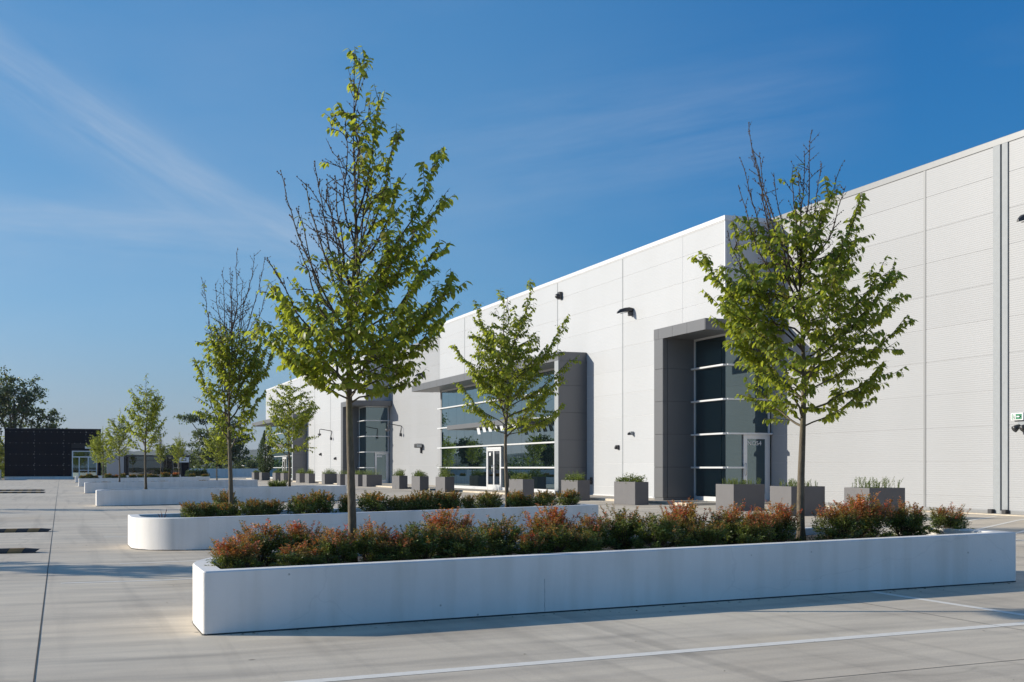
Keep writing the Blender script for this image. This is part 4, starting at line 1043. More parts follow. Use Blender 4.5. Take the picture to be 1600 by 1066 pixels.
near = [shrub_mesh(100+i, 0.70, 0.62, r, 9000, 0.036) for i, r in enumerate((0.25, 0.55, 0.8, 1.0, 0.65, 0.4))]
mid = [shrub_mesh(200+i, 0.80, 0.50, r, 4200, 0.052) for i, r in enumerate((0.25, 0.40, 0.5, 0.3))]
far = [shrub_mesh(300+i, 0.6, 0.30, r, 1400, 0.065) for i, r in enumerate((0.2, 0.9, 0.0))]
def shrub(kind, i, X, Y, s, sz, label, group, rz=0, zoff=0):
    fo, st = kind[i]
    r = empty('shrub', (X, Y, soil(X, Y)-0.0+zoff), label, 'shrub', group, rz); r.scale = (s, s, sz)
    ob('foliage', fo, r); ob('stems', st, r); return r
rs_ = random.Random(3)
# (column in the photograph, depth row, width scale, height scale, mesh)
row1 = [(368, 12.72, .95, .78, 3, 'orange-red shrub at the left tip of the nearest planter'), (408, 13.35, 1.15, 1.0, 1, 'tall brownish shrub behind the left tip shrub of the nearest planter'),
 (470, 13.6, .95, .95, 4, 'rust-topped shrub at the back of the nearest planter, left of the tallest tree'), (467, 12.72, 1.0, .62, 2, 'low shrub with bright red top at the front rim, left of the tallest tree'),
 (522, 12.85, .95, .88, 1, 'green shrub with pink-red crown just left of the tallest trunk'), (583, 12.95, .92, 1.0, 2, 'upright amber shrub just right of the tallest trunk'),
 (622, 12.75, .9, .72, 4, 'low orange-brown shrub, second to the right of the tallest trunk'), (660, 12.85, 1.1, .92, 0, 'dark green shrub with pale tips, third to the right of the tallest trunk'),
 (700, 13.65, 1.15, 1.12, 3, 'high orange dome shrub at the back of the nearest planter, left of its middle'), (722, 12.75, 1.05, .80, 0, 'glossy green shrub in front of the high orange dome shrub'),
 (778, 12.95, 1.15, .98, 5, 'green shrub with light orange top below the second planter tree'), (828, 12.65, .75, .62, 4, 'small brown shrub squeezed between two green ones at the front rim'),
 (858, 13.5, 1.15, 1.12, 3, 'red-topped shrub right of the second planter tree trunk'), (872, 12.7, 1.0, .80, 5, 'dense green shrub at the front rim, mid planter'),
 (922, 13.1, 1.05, .92, 1, 'yellow-brown shrub right of the middle of the nearest planter'), (912, 12.65, .8, .6, 0, 'small bright green shrub at the rim below the yellow-brown one'),
 (972, 13.3, 1.15, 1.05, 5, 'dark bushy shrub below the left grey box planter'), (1030, 12.9, 1.1, .92, 0, 'wide green shrub left of the corner entrance'),
 (1068, 13.4, 1.05, 1.15, 3, 'tall orange shrub below the grey wing wall of the corner entrance'), (1102, 12.8, .95, .72, 5, 'low dark shrub between two orange ones below the corner glass'),
 (1146, 13.1, 1.15, 1.08, 2, 'reddish shrub with one long shoot below the first wide box planter'), (1180, 12.8, .9, .85, 4, 'orange-brown shrub below the glass door'),
 (1213, 13.1, 1.05, 1.05, 3, 'orange-topped shrub just left of the right tree trunk'), (1308, 12.95, 1.05, 1.0, 4, 'orange-brown shrub just right of the right tree trunk'),
 (1352, 13.2, 1.25, 1.18, 3, 'largest shrub with pink-red top near the right end of the nearest planter'), (1415, 13.1, 1.1, 1.0, 2, 'rusty shrub right of the largest one'),
 (1482, 13.1, .95, .82, 1, 'last small shrub at the right end of the nearest planter')]
for px, Y, s, hz, mi, lb in row1:
    X = XY(px, Y); shrub(near, mi, X, Y, s*.86, hz*0.76, lb, 'shrubs in the nearest planter', rs_.uniform(0, 6.28))
row2 = [(302, .9, .75, 2), (326, .8, .72, 1), (352, 1.0, 1.1, 2), (354, .8, .7, 0), (393, 1.0, .8, 2), (422, .95, .75, 1), (470, 1.1, .95, 0), (502, 1.05, 1.05, 1), (541, .6, .9, 2), (585, 1.2, .95, 1),
        (620, .8, .78, 0), (641, .75, .8, 1), (660, .8, .98, 0), (682, .9, .95, 0), (703, .95, .9, 1), (731, .55, .7, 2), (764, 1.1, .85, 0), (806, .8, .85, 1), (820, .95, .65, 0), (851, .95, .85, 0), (887, .95, .82, 1)]
ordn = ['first', 'second', 'third', 'fourth', 'fifth', 'sixth', 'seventh', 'eighth', 'ninth', 'tenth', 'eleventh', 'twelfth', 'thirteenth', 'fourteenth', 'fifteenth', 'sixteenth', 'seventeenth', 'eighteenth', 'nineteenth', 'twentieth', 'twenty-first']
look = {0: 'green rounded shrub', 1: 'green shrub with brownish tips', 2: 'olive shrub with amber tips'}
for k, (px, s, hz, mi) in enumerate(row2):
    Y = 24.35+rs_.uniform(-.18, .18) if k != 2 else 25.1
    shrub(mid, mi, XY(px, Y), Y, s*.80, hz*0.95, '%s in the second planter, %s from its left end' % (look[mi], ordn[k]), 'shrubs in the second planter', rs_.uniform(0, 6.28))
# bare little stump sticks at the left tip of planter two
r = empty('dry_twig_plant', (XY(254, 24.9), 24.9, soil(2, 24.9)), 'small reddish dead shoots at the left tip of the second planter', 'dry plant')
m = MB()
for k in range(7):
    a = rs_.uniform(0, 6.28); m.tube([(0.02*math.cos(a), 0.02*math.sin(a), 0), (0.1*math.cos(a), 0.1*math.sin(a), 0.12+rs_.random()*.12)], [0.006, 0.003], 4)
m.obj('shoots', plain('dry_shoot', (0.20, 0.07, 0.05), 0.8), r)
# low tufts in the farther planters
tuf = [(50.3, [176, 206, 229, 251, 273, 304, 334, 362, 382, 402, 430, 470, 505], .14, [2, 0, 0, 2, 0, 0]), (74.5, [148, 165, 179, 196, 207, 221, 238, 255, 271, 283, 303, 318], .18, [0, 0, 2, 0]), 
       (99.8, [129, 139, 148, 169, 181, 192, 207, 220, 234, 243, 256, 262, 274, 300, 320], .62, [0, 0, 0, 0, 1, 0, 0, 0])]
pn = {50.3: 'third', 74.5: 'fourth', 99.8: 'fifth'}
for Y, cols, hz, mk in tuf:
    for k, px in enumerate(cols):
        mi = mk[k % len(mk)]; hh = hz*rs_.uniform(.8, 1.3)
        shrub(far, mi, XY(px, Y), Y, rs_.uniform(.9, 1.3), hh/0.30*0.55, 'low %s tuft in the %s planter, %s from its left end' % (('brown-green', 'reddish', 'dark green')[mi], pn[Y], ordn[k]), 'low tufts in the %s planter' % pn[Y], rs_.uniform(0, 6.28))
# grass tuft at the foot of the third planter's tree
def grass_tuft(loc, label, h, w, n, seed, mat=M_HERB):
    g = np.random.default_rng(seed); a = g.uniform(0, 6.28, n); r = np.sqrt(g.random(n))*w*.25
    P = np.stack([np.cos(a)*r, np.sin(a)*r, np.zeros(n)], 1); D = np.stack([np.cos(a)*g.uniform(.1, .9, n), np.sin(a)*g.uniform(.1, .9, n), np.ones(n)], 1)
    me = leaf_cloud('grass_blades', P, D, g.normal(0, 1, (n, 3)), h*g.uniform(.6, 1.1, n), mat, LEAFLET_V*np.array((.06, 1, 1)), LEAFLET_F, tint=g.random(n))
    r = empty('grass_tuft', loc, label, 'grass tuft'); ob('blades', me, r); return r
grass_tuft((XY(434, 50.5), 50.5, soil(8, 50.5)), 'pale feathery grass tuft left of the leafy tree in the third planter', 0.42, 1.0, 420, 5)
# ground cover beside the right tree
g = np.random.default_rng(9); n = 900
me = leaf_cloud('ground_cover', np.stack([g.uniform(8.4, 9.4, n), g.uniform(12.3, 13.0, n), np.zeros(n)], 1)+np.array([0, 0, soil(8.9, 12.6)])+g.uniform(0, .09, (n, 1))*np.array([[0, 0, 1]]), g.normal(0, 1, (n, 3))+(0, 0, .8), g.normal(0, .4, (n, 3))+(0, 0, 1), 0.03*g.uniform(.6, 1.2, n), M_SHRUB, LEAFLET_V, LEAFLET_F,
     col=np.array((0.06, 0.065, 0.02))*g.uniform(.5, 1.6, (n, 1)))
o = ob('ground_cover', me); stuff(o); o['label'] = 'low leafy ground cover in the soil beside the right tree trunk'

# fallen leaves and grit along the planter foot and on the deck
g = np.random.default_rng(41); n = 260
lx = np.concatenate([g.uniform(1.2, 11, 130), g.uniform(-6, 16, 130)]); ly = np.concatenate([11.95-np.abs(g.normal(0, .12, 130)), g.uniform(5.5, 30, 130)])
kp = ~((lx > 1.0) & (lx < 11.2) & (((ly > 11.96) & (ly < 14.5)) | ((ly > 23.4) & (ly < 26.2)))); lx = lx[kp]; ly = ly[kp]; n = len(lx)
me = leaf_cloud('fallen_leaves', np.stack([lx, ly, [gz_(a, b)+0.006 for a, b in zip(lx, ly)]], 1), np.stack([g.normal(0, 1, n), g.normal(0, 1, n), np.zeros(n)], 1), g.normal(0, .25, (n, 3))+(0, 0, 1), 0.035*g.uniform(.4, 1.3, n), M_SHRUB, LEAFLET_V, LEAFLET_F, col=np.array((0.10, 0.075, 0.04))*g.uniform(.4, 1.6, (n, 1)))
o = ob('fallen_leaves', me); stuff(o); o['label'] = 'scattered fallen leaves on the concrete'

# ---- grey box planters along the building
def herb_mesh(seed, wx, wy, h, style):
    g = np.random.default_rng(seed); P = []; D = []; U = []; S = []
    nsp = 80 if style == 'spike' else 55
    for k in range(nsp):
        x, y = g.uniform(-wx/2+.06, wx/2-.06), g.uniform(-wy/2+.06, wy/2-.06)
        hh = h*g.uniform(.45, 1.0)*(1.35-1.1*max(abs(x)/(wx/2), abs(y)/(wy/2))**2 if style != 'spike' else 1.0)
        hh = max(hh, h*.25)
        lx, ly = g.normal(0, .10), g.normal(0, .10)
        m_ = 26
        for j in range(m_):
            f = (j+g.random())/m_; a = g.uniform(0, 6.28); P.append((x+lx*f*hh*2, y+ly*f*hh*2, f*hh)); 
            if style == 'spike': D.append((math.cos(a)*.7, math.sin(a)*.7, 1.0)); S.append(0.042*g.uniform(.7, 1.2))
            else: D.append((math.cos(a), math.sin(a), .5)); S.append(0.075*g.uniform(.7, 1.2)); P[-1] = (P[-1][0]+math.cos(a)*.05, P[-1][1]+math.sin(a)*.05, P[-1][2])
            U.append(g.normal(0, .5, 3)+(0, 0, 1))
    P = np.array(P); 
    return leaf_cloud('herbs', P, np.array(D, float), np.array(U), np.array(S), M_HERB, LEAFLET_V*np.array((.6 if style == 'spike' else 1.1, 1, 1)), LEAFLET_F, tint=g.random(len(P)))
BH = 0.77
def box_planter(X, Y, wx, wy, label, plant_seed, style, hplant, onwalk=False):
    """X, Y: the corner nearest the camera (front-left)"""
    zb = gz_(X, Y)
    r = empty('box_planter', (X+wx/2, Y+wy/2, zb), label, 'planter', 'grey box planters along the warehouse')
    m = MB(); a, b, t = wx/2, wy/2, 0.03; z1 = BH
    V = [(-a, -b, 0), (a, -b, 0), (a, b, 0), (-a, b, 0), (-a, -b, z1), (a, -b, z1), (a, b, z1), (-a, b, z1), (-a+t, -b+t, z1), (a-t, -b+t, z1), (a-t, b-t, z1), (-a+t, b-t, z1), (-a+t, -b+t, z1-.12), (a-t, -b+t, z1-.12), (a-t, b-t, z1-.12), (-a+t, b-t, z1-.12)]
    F = [(0, 3, 2, 1), (0, 1, 5, 4), (1, 2, 6, 5), (2, 3, 7, 6), (3, 0, 4, 7), (4, 5, 9, 8), (5, 6, 10, 9), (6, 7, 11, 10), (7, 4, 8, 11), (8, 9, 13, 12), (9, 10, 14, 13), (10, 11, 15, 14), (11, 8, 12, 15)]
    m.add(V, F); m.obj('box', M_BOX, r, bevel=0.006)
    m = MB(); m.box(-a+t, a-t, -b+t, b-t, z1-.10, z1-.06); m.obj('soil', M_SOIL, r)
    s = empty('planted_herbs', (X+wx/2, Y+wy/2, zb+BH-0.07), label.replace('grey box planter', 'plants in the box').replace('grey box', 'plants in the box'), 'plant', 'plants in the grey box planters')
    ob('foliage', herb_mesh(plant_seed, wx, wy, hplant, style), s)
    return r
bx = [(17.9, 24.3, 1.02, 1.0, 'grey box planter at the right, clump of upright rosemary, first from the right', 'spike', .26), (17.64, 27.2, 1.02, 1.02, 'grey box planter behind the right tree trunk, second from the right', 'spike', .22), (18.0, 30.7, 1.02, 1.02, 'grey box planter before the glass door, third from the right', 'spike', .20),
      (17.9, 36.9, .5, 1.65, 'grey box planter with dark leafy plants left of the corner entrance', 'bush', .26), (18.1, 42.2, .5, 1.6, 'grey box planter before the wing wall of the wide glass front', 'bush', .28), (17.8, 47.2, .5, 1.65, 'grey box planter before the wide glass front, right of the double door', 'bush', .24),
      (18.2, 59.4, .5, 1.65, 'grey box planter with tall green plant at left end of the glass front', 'bush', .5), (18.05, 63.5, .5, 1.65, 'grey box planter before the set-back wall, right one of two', 'bush', .32), (18.3, 68.7, .5, 1.65, 'grey box planter before the set-back wall, left one of two', 'bush', .34),
      (18.45, 77.4, 1.02, 1.1, 'grey box before the second corner entrance, rightmost of its group', 'spike', .34), (18.4, 79.6, 1.02, 1.1, 'grey box before the second corner entrance, second of its group', 'spike', .32), (18.4, 82.4, 1.02, 1.1, 'grey box just behind the tallest tree trunk', 'spike', .3),
      (18.4, 85.1, 1.02, 1.1, 'grey box left of the tallest tree trunk', 'spike', .3), (18.4, 90.5, 1.02, 1.1, 'wide grey box planter with bushy top before the farther white wall', 'bush', .34),
      (18.3, 96.2, .5, 1.65, 'grey box planter before the farther white wall, right one of a pair', 'bush', .34), (18.3, 100.2, .5, 1.65, 'grey box planter before the farther white wall, left one of a pair', 'bush', .34),
      (18.3, 107.8, .5, 1.65, 'grey box planter right of the thin trunk by the far entrance', 'bush', .25), (18.3, 112.2, .5, 1.65, 'grey box planter left of the thin trunk by the far entrance', 'bush', .25),
      (18.3, 120.3, .8, 1.65, 'grey box planter under the cypress at the far entrance', 'bush', .2), (18.2, 124.6, .6, 1.65, 'last grey box planter at the far end of the building', 'bush', .2)]
for k, (X, Y, wx, wy, lb, stl, hp) in enumerate(bx): box_planter(X, Y, wx, wy, lb, 400+k, stl, hp*1.25)

# cypress at the far entrance
def conifer(loc, label, h, w, seed, n=3500):
    g = np.random.default_rng(seed); r = empty('cypress_tree', loc, label, 'tree')
    m = MB(); m.tube([(0, 0, 0), (0, 0, h*.5), (0.05, 0, h*.93)], [.09, .05, .01], 6); m.obj('trunk', M_BARK, r)
    z = g.random(n)**1.15; a = g.uniform(0, 6.28, n); prof = w/2*np.interp(z, [0, .1, .35, .7, 1], [.55, .95, 1, .6, .04]); rr = prof*(0.55+0.45*g.random(n))*(1+.18*np.sin(a*3+z*9))
    two = np.where((z > .62) & (np.cos(a) > 0), .35, 0)
    P = np.stack([np.cos(a)*rr+two, np.sin(a)*rr, z*h*(1-0.05*(two > 0))+.15], 1); D = np.stack([np.cos(a)*.5, np.sin(a)*.5, np.ones(n)], 1)+g.normal(0, .3, (n, 3))
    me = leaf_cloud('crown', P, D, g.normal(0, 1, (n, 3)), .20*g.uniform(.6, 1.2, n), M_LEAFC, LEAFLET_V, LEAFLET_F, tint=g.random(n)*.8); stuff(ob('crown', me, r)); return r
conifer((18.75, 121.0, 1.0), 'dark green double-tipped cypress at the far glass entrance', 4.0, 1.5, 3)

# ------------------------------------------------------------------ far end of the deck
# black building
BX0, BX1, BY, BZ = -6.3, 4.6, 158.0, 6.25
gb = gz_(0, 158)
bb = empty('black_building', (0, BY, gb), 'flat black-clad building with white framed doors at the end of the aisle', 'building')
B0 = Vector((0, BY, gb))
m = MB(); m.box(BX0+.05, BX1-.05, BY+.06, BY+14, gb+0.35, BZ-.05); o = m.obj('building_core', M_DARK, bb); o.location = -B0
m = MB(); m.box(BX0, BX1, BY+.03, BY+.3, gb-.1, gb+.35); o = m.obj('plinth', M_PLANT, bb); o.location = -B0
zz = [gb+0.36]; 
for f in (0.235, 0.235, 0.235, 0.235): zz.append(zz[-1]+(BZ-0.35-gb-0.36)/4)
zz.append(BZ)
cols = [BX0, -2.95, 0.35, 2.85, BX1]
for i in range(len(cols)-1):
    for a, b in zip(zz[:-1], zz[1:]):
        x0, x1 = cols[i]+.012, cols[i+1]-.012
        if x1 > 1.3 and a < gb+3.2: 
            if x0 < 1.2 < x1: x1 = 1.2
            elif x0 > 1.2: continue
        m = MB(); m.box(x0, x1, BY, BY+.05, a+.012, b-.012); o = m.obj('cladding_panel', M_BLACK, bb); o.location = -B0
m = MB(); m.box(4.62-.35, BX1, BY+.005, BY+.05, gb+.36, gb+3.2); m.box(1.2, 4.27, BY+.005, BY+.05, gb+3.62, gb+3.75); o = m.obj('cladding_panel', M_BLACK, bb); o.location = -B0
m = MB(); m.box(BX0-.03, BX1+.03, BY-.03, BY+14, BZ-.02, BZ+.08); o = m.obj('coping', M_LAMP, bb); o.location = -B0
m = MB(); 
def dot(x, z, r=.05): m.add([(x+r*math.cos(k*math.pi/3), BY-.012, z+r*math.sin(k*math.pi/3)) for k in range(6)]+[(x+r*math.cos(k*math.pi/3), BY-.001, z+r*math.sin(k*math.pi/3)) for k in range(6)], [tuple(range(6))]+[(k, (k+1) % 6, 6+(k+1) % 6, 6+k) for k in range(6)])
for z in [zz[1], zz[2], zz[3], zz[4]]:
    x = BX0+.62
    while x < BX1-.2:
        if not (x > 1.1 and z < gb+3.4): dot(x, z, .05 if min(abs(x-c) for c in cols[1:-1]) > .2 else .085)
        x += .66
for c in cols[1:-1]:
    z = gb+.5
    while z < BZ-.4:
        if not (c > 1.1 and z < gb+3.4): dot(c, z, .055)
        z += .70
o = m.obj('bolt', M_BOLT, bb); stuff(o); o.location = -B0
# its entrance
d0, d1 = 1.25, 4.15
m = MB(); zt = gb+3.45; zs = gb+2.75
for x in (d0, d0+.78, d0+1.82, d1-.12): m.box(x, x+.12, BY-.06, BY+.05, gb+.05, zs if x not in (d0, d1-.12) else zt)
m.box(d0+.12, d1-.12, BY-.06, BY+.05, zt-.10, zt); m.box(d0+.12, d1-.12, BY-.061, BY+.051, zs-.10, zs+.02); m.box(d0, d1, BY-.05, BY+.05, gb, gb+.05)
m.box(d0+.9, d1-.12, BY-.055, BY+.045, gb+1.05, gb+1.13); m.box(d0+.9, d1-.12, BY-.055, BY+.045, gb+.06, gb+.42)
o = m.obj('door_frame', M_ALU, bb, label='white framed entrance doors of the black building'); o.location = -B0
for (xa, xb) in ((d0+.12, d0+.78), (d0+.9, d0+1.82), (d0+1.94, d1-.12)):
    g_ = MB(); g_.box(xa, xb, BY-.0, BY+.01, gb+.1, zs-.1); g_.obj('pane', M_GLASS, o)
g_ = MB(); g_.box(d0+.12, d1-.12, BY, BY+.01, zs+.02, zt-.1); g_.obj('pane', M_GLASS, o)
m = MB(); m.box(2.75, 3.5, BY-.07, BY-.001, gb+3.72, gb+3.98); o = m.obj('house_sign', M_SIGNW, bb); o.location = -B0
m = MB(); m.box(5.0, 6.9, 150.0, 150.2, gb-.1, gb+2.75); o = m.obj('wall', M_LGREY); tag(o, 'small pale grey screen wall between the black building and the pavilion', 'wall')
# pavilion
PX0, PX1, PY = 7.0, 14.35, 150.0
pv = empty('black_pavilion', (PX0, PY, gb), 'low black glazed pavilion behind the farthest planters', 'pavilion'); P0 = Vector((PX0, PY, gb))
PT = 1.6+19*150/1920+0.0
def pp(mb, name, mat, **k): o = mb.obj(name, mat, pv, **k); o.location = -P0; return o
m = MB(); m.box(PX0-.1, PX1+.1, PY-.1, PY+6, PT-.16, PT); pp(m, 'roof', M_LAMP)
m = MB(); m.box(PX0, PX1, PY+5.6, PY+5.8, gb, PT-.17); pp(m, 'rear_wall', M_DARK)
for k, x in enumerate([PX0, PX0+.35, PX0+2.3, PX0+4.2, PX0+5.3, PX0+6.3, PX1-.14]):
    m = MB(); m.box(x, x+.12, PY, PY+.12, gb, PT-.17); pp(m, 'post', M_LAMP)
xs_ = [PX0+.12, PX0+.35, PX0+2.3, PX0+4.2, PX0+5.3, PX0+6.3]
for a, b in zip([PX0+.47, PX0+2.42, PX0+4.32, PX0+5.42], [PX0+2.3, PX0+4.2, PX0+5.3, PX0+6.3]):
    m = MB(); m.box(a, b, PY+.05, PY+.06, gb+.1, PT-.17); pp(m, 'pane', M_GLASSD)
    m = MB(); m.box(a, b, PY+.02, PY+.045, PT-.62, PT-.56); pp(m, 'transom', M_LAMP)
    m = MB(); m.box(a+.1, b-.1, PY+.07, PY+.09, gb+.1, gb+1.55); pp(m, 'blind', M_BOX)
m = MB(); m.box(PX0+6.42, PX1-.14, PY+.01, PY+.08, gb, PT-.17); pp(m, 'door', M_BLACK)
m = MB(); m.box(PX1-1.25, PX1-.1, PY-.22, PY-.16, PT-.85, PT-.25); o = m.obj('info_sign', M_SIGNW); tag(o, 'small white sign with a square symbol at the right end of the black pavilion', 'sign')
m = MB(); m.box(-.26, .26, -.012, 0, -.14, .18); q = m.obj('square_symbol', M_LAMP, o); q.location = (PX1-.68, PY-.221, PT-.55)
m = MB(); m.box(-.17, .17, -.02, 0, -.07, .11); q = m.obj('square_symbol', M_SIGNW, o); q.location = (PX1-.68, PY-.221, PT-.55)

# perimeter walls
def pwall(pts, z1, label, th=.25):
    m = MB()
    for (xa, ya), (xb, yb) in zip(pts[:-1], pts[1:]):
        d = Vector((xb-xa, yb-ya)).normalized(); nn = Vector((-d.y, d.x))*th
        zf = gz_(xa, ya)-.3
        m.prism([(xa, ya), (xb, yb), (xb+nn.x, yb+nn.y), (xa+nn.x, ya+nn.y)], zf, z1)
    return tag(m.obj('parapet_wall', M_PLANT), label, 'wall')
pwall([(14.6, 166), (36, 166)], 1.48, 'long low white wall closing the car park behind the dark bushes')
pwall([(-40, 158), (-6.9, 158)], 1.35, 'low white wall left of the black building')
pwall([(-6.9, 157.9), (-6.9, 149)], 1.35, 'short white wall running forward from the left corner of the black building')
pwall([(-40, -20), (-40, 157.9)], 1.35, 'low white wall far off along the left side of the car park')

# ------------------------------------------------------------------ big trees beyond the deck
def big_tree(loc, label, H, crown, seed, n, leaf, mat=M_LEAFB, name='tree', group='tall trees beyond the car park'):
    """crown = list of lobes (x, y, z, rx, rz) in metres; leaf clumps on shoots spread through each lobe"""
    g = np.random.default_rng(seed); rd = random.Random(seed); r = empty(name, loc, label, 'tree', group)
    m = MB(); top = max(c[2] for c in crown)
    m.tube([(0, 0, -1), (.1, 0, top*.35), (0, 0, top*.8)], [H*.028, H*.02, H*.008], 9)
    P = []; D = []; S = []
    w = np.array([c[3]**2*c[4] for c in crown]); w = w/w.sum()
    for c, f in zip(crown, w):
        m.tube([(0, 0, top*.25), (c[0]*.5, c[1]*.5, (c[2]+top*.3)/2), (c[0], c[1], c[2])], [H*.012, H*.008, H*.004], 6)
        k = int(n*f/28)+4
        for j in range(k):
            v = g.normal(0, 1, 3); v /= np.linalg.norm(v); q = g.uniform(.45, 1.08)
            cc = np.array(c[:3])+v*np.array((c[3], c[3], c[4]))*q
            if rd.random() < .5: m.tube([c[:3], tuple(cc)], [H*.0035, H*.0015], 4, cap=False)
            sp = g.uniform(.35, .8)*leaf*3.2
            for _ in range(28):
                u = g.normal(0, 1, 3); u[2] *= .6; P.append(cc+u*sp*.5); D.append(g.normal(0, 1, 3)+(0, 0, -.3)); S.append(leaf*g.uniform(.6, 1.2))
    m.obj('trunk', M_BARK, r, smooth=True)
    P = np.array(P); me = leaf_cloud('crown', P, np.array(D), g.normal(0, .6, P.shape)+(0, 0, 1), np.array(S), mat, LEAFLET_V*np.array((1.9, 1, 1)), LEAFLET_F, tint=g.random(len(P))*.95)
    stuff(ob('crown', me, r)); return r
def P3(px, Y, z=0): return (XY(px, Y), Y, z)
big_tree(P3(22, 178, -.5), 'tall broad tree with open crown behind the black building at the left', 17, [(0, 0, 9.5, 3.4, 3.4), (-2.6, 0, 12.0, 2.8, 2.3), (1.8, 0, 12.2, 2.6, 2.0), (4.0, 1, 9.0, 2.1, 1.6), (5.4, 0, 7.3, 1.9, 1.0), (-4.5, 1, 8.5, 2.6, 2.6), (-1, 0, 14.0, 1.9, 1.4), (3.0, 1, 6.6, 2.4, 1.6), (-4, 0, 4, 2.6, 2.2)], 5, 10500, .33)
big_tree(P3(344, 186, -.5), 'dark irregular broadleaf tree behind the left planters', 12, [(0, 0, 5.5, 2.9, 2.8), (-3.0, 0, 6.4, 1.8, 1.3), (-4.6, 0, 9.5, 1.7, .7), (-2.6, 0, 9.6, 1.6, .9), (2.6, 0, 4.6, 1.8, 2.2), (1.0, 0, 8.5, 2.0, 1.6), (-2.6, 1, 3.5, 1.8, 1.6), (3.4, 0, 6.3, 1.2, 1.0)], 8, 8500, .31)
big_tree(P3(-18, 168, -.5), 'bright lower tree at the very left edge behind the white wall', 8, [(0, 0, 4.2, 2.4, 2.6), (2, 0, 2.6, 1.6, 1.4)], 12, 4000, .26, M_LEAF)
big_tree(P3(272, 200, -.5), 'small dark tree above the black pavilion', 8, [(0, 0, 4.2, 1.9, 1.6), (1.8, 0, 3.0, 1.6, 1.3), (-1.5, 0, 3, 1.5, 1.2)], 13, 2600, .28)
big_tree(P3(388, 215, -.5), 'dark round tree between the leafy trees and the far entrance', 6, [(0, 0, 2.3, 2.6, 1.5), (-3, 0, 2.4, 2.0, 1.4), (2.4, 0, 1.9, 1.8, 1.2)], 14, 3000, .28)
k = 0
for (x, y, h, sd) in ((-52, 150, 11, 31), (-63, 190, 14, 32), (-40, 205, 9, 33), (-78, 120, 13, 34), (-60, 95, 9, 35), (-24, 200, 8, 36), (52, 210, 9, 37), (-70, 60, 12, 38)):
    big_tree((x, y, -.5), ['broad tree far off to the left behind the low wall', 'tallest tree of the belt beyond the left parapet', 'rounded tree behind the left end of the deck', 'tree beyond the left side of the car park, midway', 'lower tree beyond the left parapet', 'small tree left of the black building behind the wall', 'tree behind the far end of the warehouse', 'tree beyond the left parapet nearest the camera'][k], h, [(0, 0, h*.55, h*.25, h*.25), (h*.15, 0, h*.75, h*.16, h*.14), (-h*.17, 1, h*.42, h*.18, h*.16)], sd, 3000, .42); k += 1
# bushes before the perimeter wall
def bush(loc, label, w, h, seed, mat, n=900, leaf=.12):
    g = np.random.default_rng(seed); v = g.normal(0, 1, (n, 3)); v /= np.linalg.norm(v, axis=1, keepdims=True); v[:, 2] = np.abs(v[:, 2]); q = g.uniform(.6, 1.05, (n, 1))
    P = v*q*np.array((w/2, w/2.5, h))*(1+.15*np.sin(v[:, :1]*7)); me = leaf_cloud('foliage', P, v+g.normal(0, .5, (n, 3)), g.normal(0, .6, (n, 3))+(0, 0, 1), leaf*g.uniform(.6, 1.2, n), mat, LEAFLET_V*np.array((1.6, 1, 1)), LEAFLET_F, tint=g.random(n)*.9)
    r = empty('bush', loc, label, 'bush', 'bushes before the far white wall'); ob('foliage', me, r); return r
for k, (px, w, h, lb) in enumerate([(299, 2.0, .62, 'leftmost'), (307, 2.0, .60, 'second'), (315, 1.6, .5, 'middle'), (318.5, 1.6, .62, 'rightmost')]):
    bush(P3(px, 128, gz_(12, 128)+.45), '%s dark low bush in the row right of the black pavilion' % lb, w*.62, h, 70+k, M_LEAFC)
# hedge of green shrubs seen over the far wall
g = np.random.default_rng(77); n = 26000
X = g.uniform(-110, 110, n); Y = 232+g.normal(0, 5, n)+np.abs(X)*.1; Hh = 2.6+1.2*np.sin(X*.21)+.8*np.sin(X*.53+1)+.5*np.sin(X*1.7)
P = np.stack([X, Y, -.6+Hh*g.random(n)**.7], 1)
me = leaf_cloud('tree_belt', P, g.normal(0, 1, (n, 3)), g.normal(0, .6, (n, 3))+(0, 0, 1), .6*g.uniform(.5, 1.2, n), M_LEAFB, LEAFLET_V*np.array((2.2, 1, 1)), LEAFLET_F, tint=g.random(n)); o = ob('tree_belt', me); stuff(o); o['label'] = 'low belt of far-off greenery beyond the car park'

# distant wooded hills
def hills(dist, x0, x1, base, amp, seed, name, mat):
    rd = random.Random(seed); m = MB(); n = 260; V = []
    ph = [rd.uniform(0, 6.28) for _ in range(6)]
    xs = [x0+(x1-x0)*i/n for i in range(n+1)]
    tops = [base+amp*(.55*math.sin(x/dist*5+ph[0])+.3*math.sin(x/dist*13+ph[1])+.12*math.sin(x/dist*37+ph[2]))+dist*.0012*(rd.random()+.6*math.sin(x/dist*160+ph[3])) for x in xs]
    rows = [(-.5, 0.0), (.0, .35), (.35, .75), (.62, 1.0), (1.1, .5), (1.6, 0)]
    for dy, f in rows:
        for x, t in zip(xs, tops): V.append((x, dist+dy*dist*.12, -1+(t+1)*f))
    k = n+1
    m.add(V, [(j*k+i, j*k+i+1, (j+1)*k+i+1, (j+1)*k+i) for j in range(len(rows)-1) for i in range(n)])
    return struct(m.obj(name, mat, smooth=False))
mh, N, L, b = new_mat('wooded_hill')
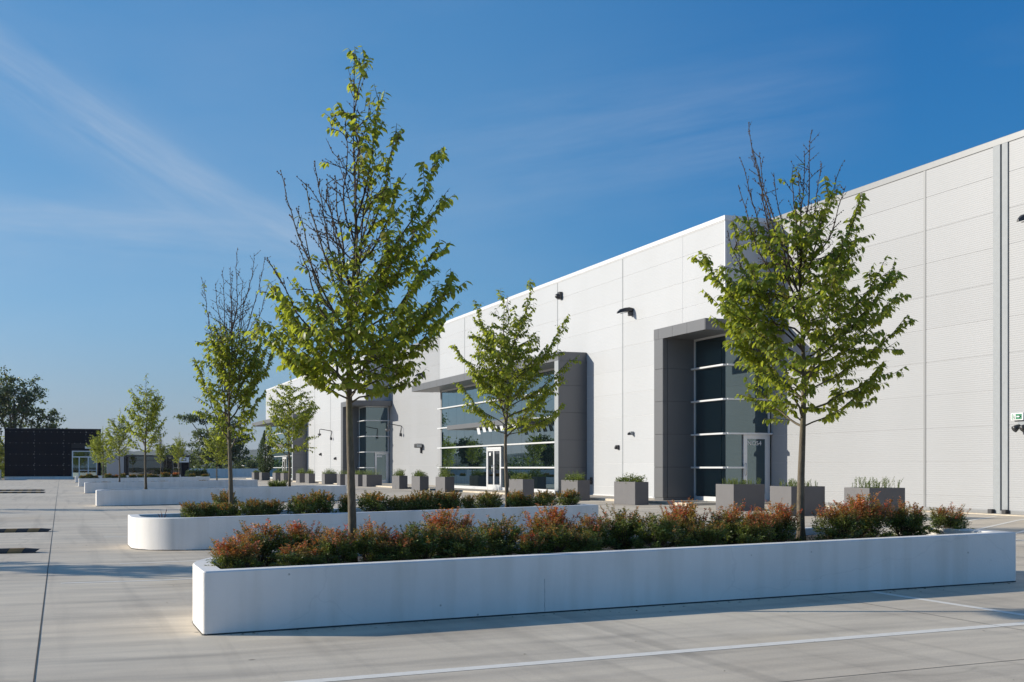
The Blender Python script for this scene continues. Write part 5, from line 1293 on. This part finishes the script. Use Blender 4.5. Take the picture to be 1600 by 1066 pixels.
nn = add(N, 'ShaderNodeTexNoise', Scale=0.04, Detail=8.0); L.new(geo_pos(N, L), nn.inputs['Vector'])
L.new(ramp(N, L, nn.outputs['Fac'], [(0.35, (0.02, 0.035, 0.018)), (0.65, (0.06, 0.08, 0.04))]), b.inputs['Base Color']); b.inputs['Roughness'].default_value = 1
hills(620, -560, 620, 4.6, 2.2, 4, 'hills', mh)
hills(1250, -1200, 1400, 15, 4.5, 9, 'hills', mh)
hills(2500, -2700, 2900, 34, 9, 15, 'hills', mh)
# small pale houses of the valley
for k, (px, d, w, h, lb) in enumerate([(403, 330, 7, 3.4, 'tiny pale house left of the far entrance'), (407, 420, 9, 4.6, 'tiny white house behind it left of the cypress'), (384, 360, 8, 2.9, 'pale roof glimpsed over the far white wall')]):
    x, y, _ = P3(px, d); r = empty('house', (x, y, -.6), lb, 'house')
    m = MB(); m.box(-w/2, w/2, 0, 6, 0, h); m.obj('wall', M_SIGNW, r)
    m = MB(); m.add([(-w/2-.3, -.3, h), (w/2+.3, -.3, h), (w/2+.3, 6.3, h), (-w/2-.3, 6.3, h), (-w/2-.3, 3, h+1.2), (w/2+.3, 3, h+1.2)], [(0, 1, 5, 4), (2, 3, 4, 5), (0, 4, 3), (1, 2, 5), (0, 3, 2, 1)]); m.obj('roof', M_BOX, r)
    for wx in (-w*.25, w*.2):
        m = MB(); m.box(wx-.5, wx+.5, -.05, .02, h*.35, h*.75); m.obj('window', M_DARK, r)

# ------------------------------------------------------------------ haze
HAZE = 0.00009
if HAZE > 0:
    m = MB(); m.box(-3300, 3300, -60, 3200, -2.0, 62)
    hm = bpy.data.materials.new('air_haze'); hm.use_nodes = True; n_ = hm.node_tree.nodes; n_.clear()
    o_ = n_.new('ShaderNodeOutputMaterial'); pv_ = n_.new('ShaderNodeVolumePrincipled'); pv_.inputs['Density'].default_value = HAZE; pv_.inputs['Color'].default_value = (0.82, 0.88, 0.97, 1); pv_.inputs['Anisotropy'].default_value = 0.3
    hm.node_tree.links.new(pv_.outputs[0], o_.inputs['Volume'])
    stuff(m.obj('haze', hm))
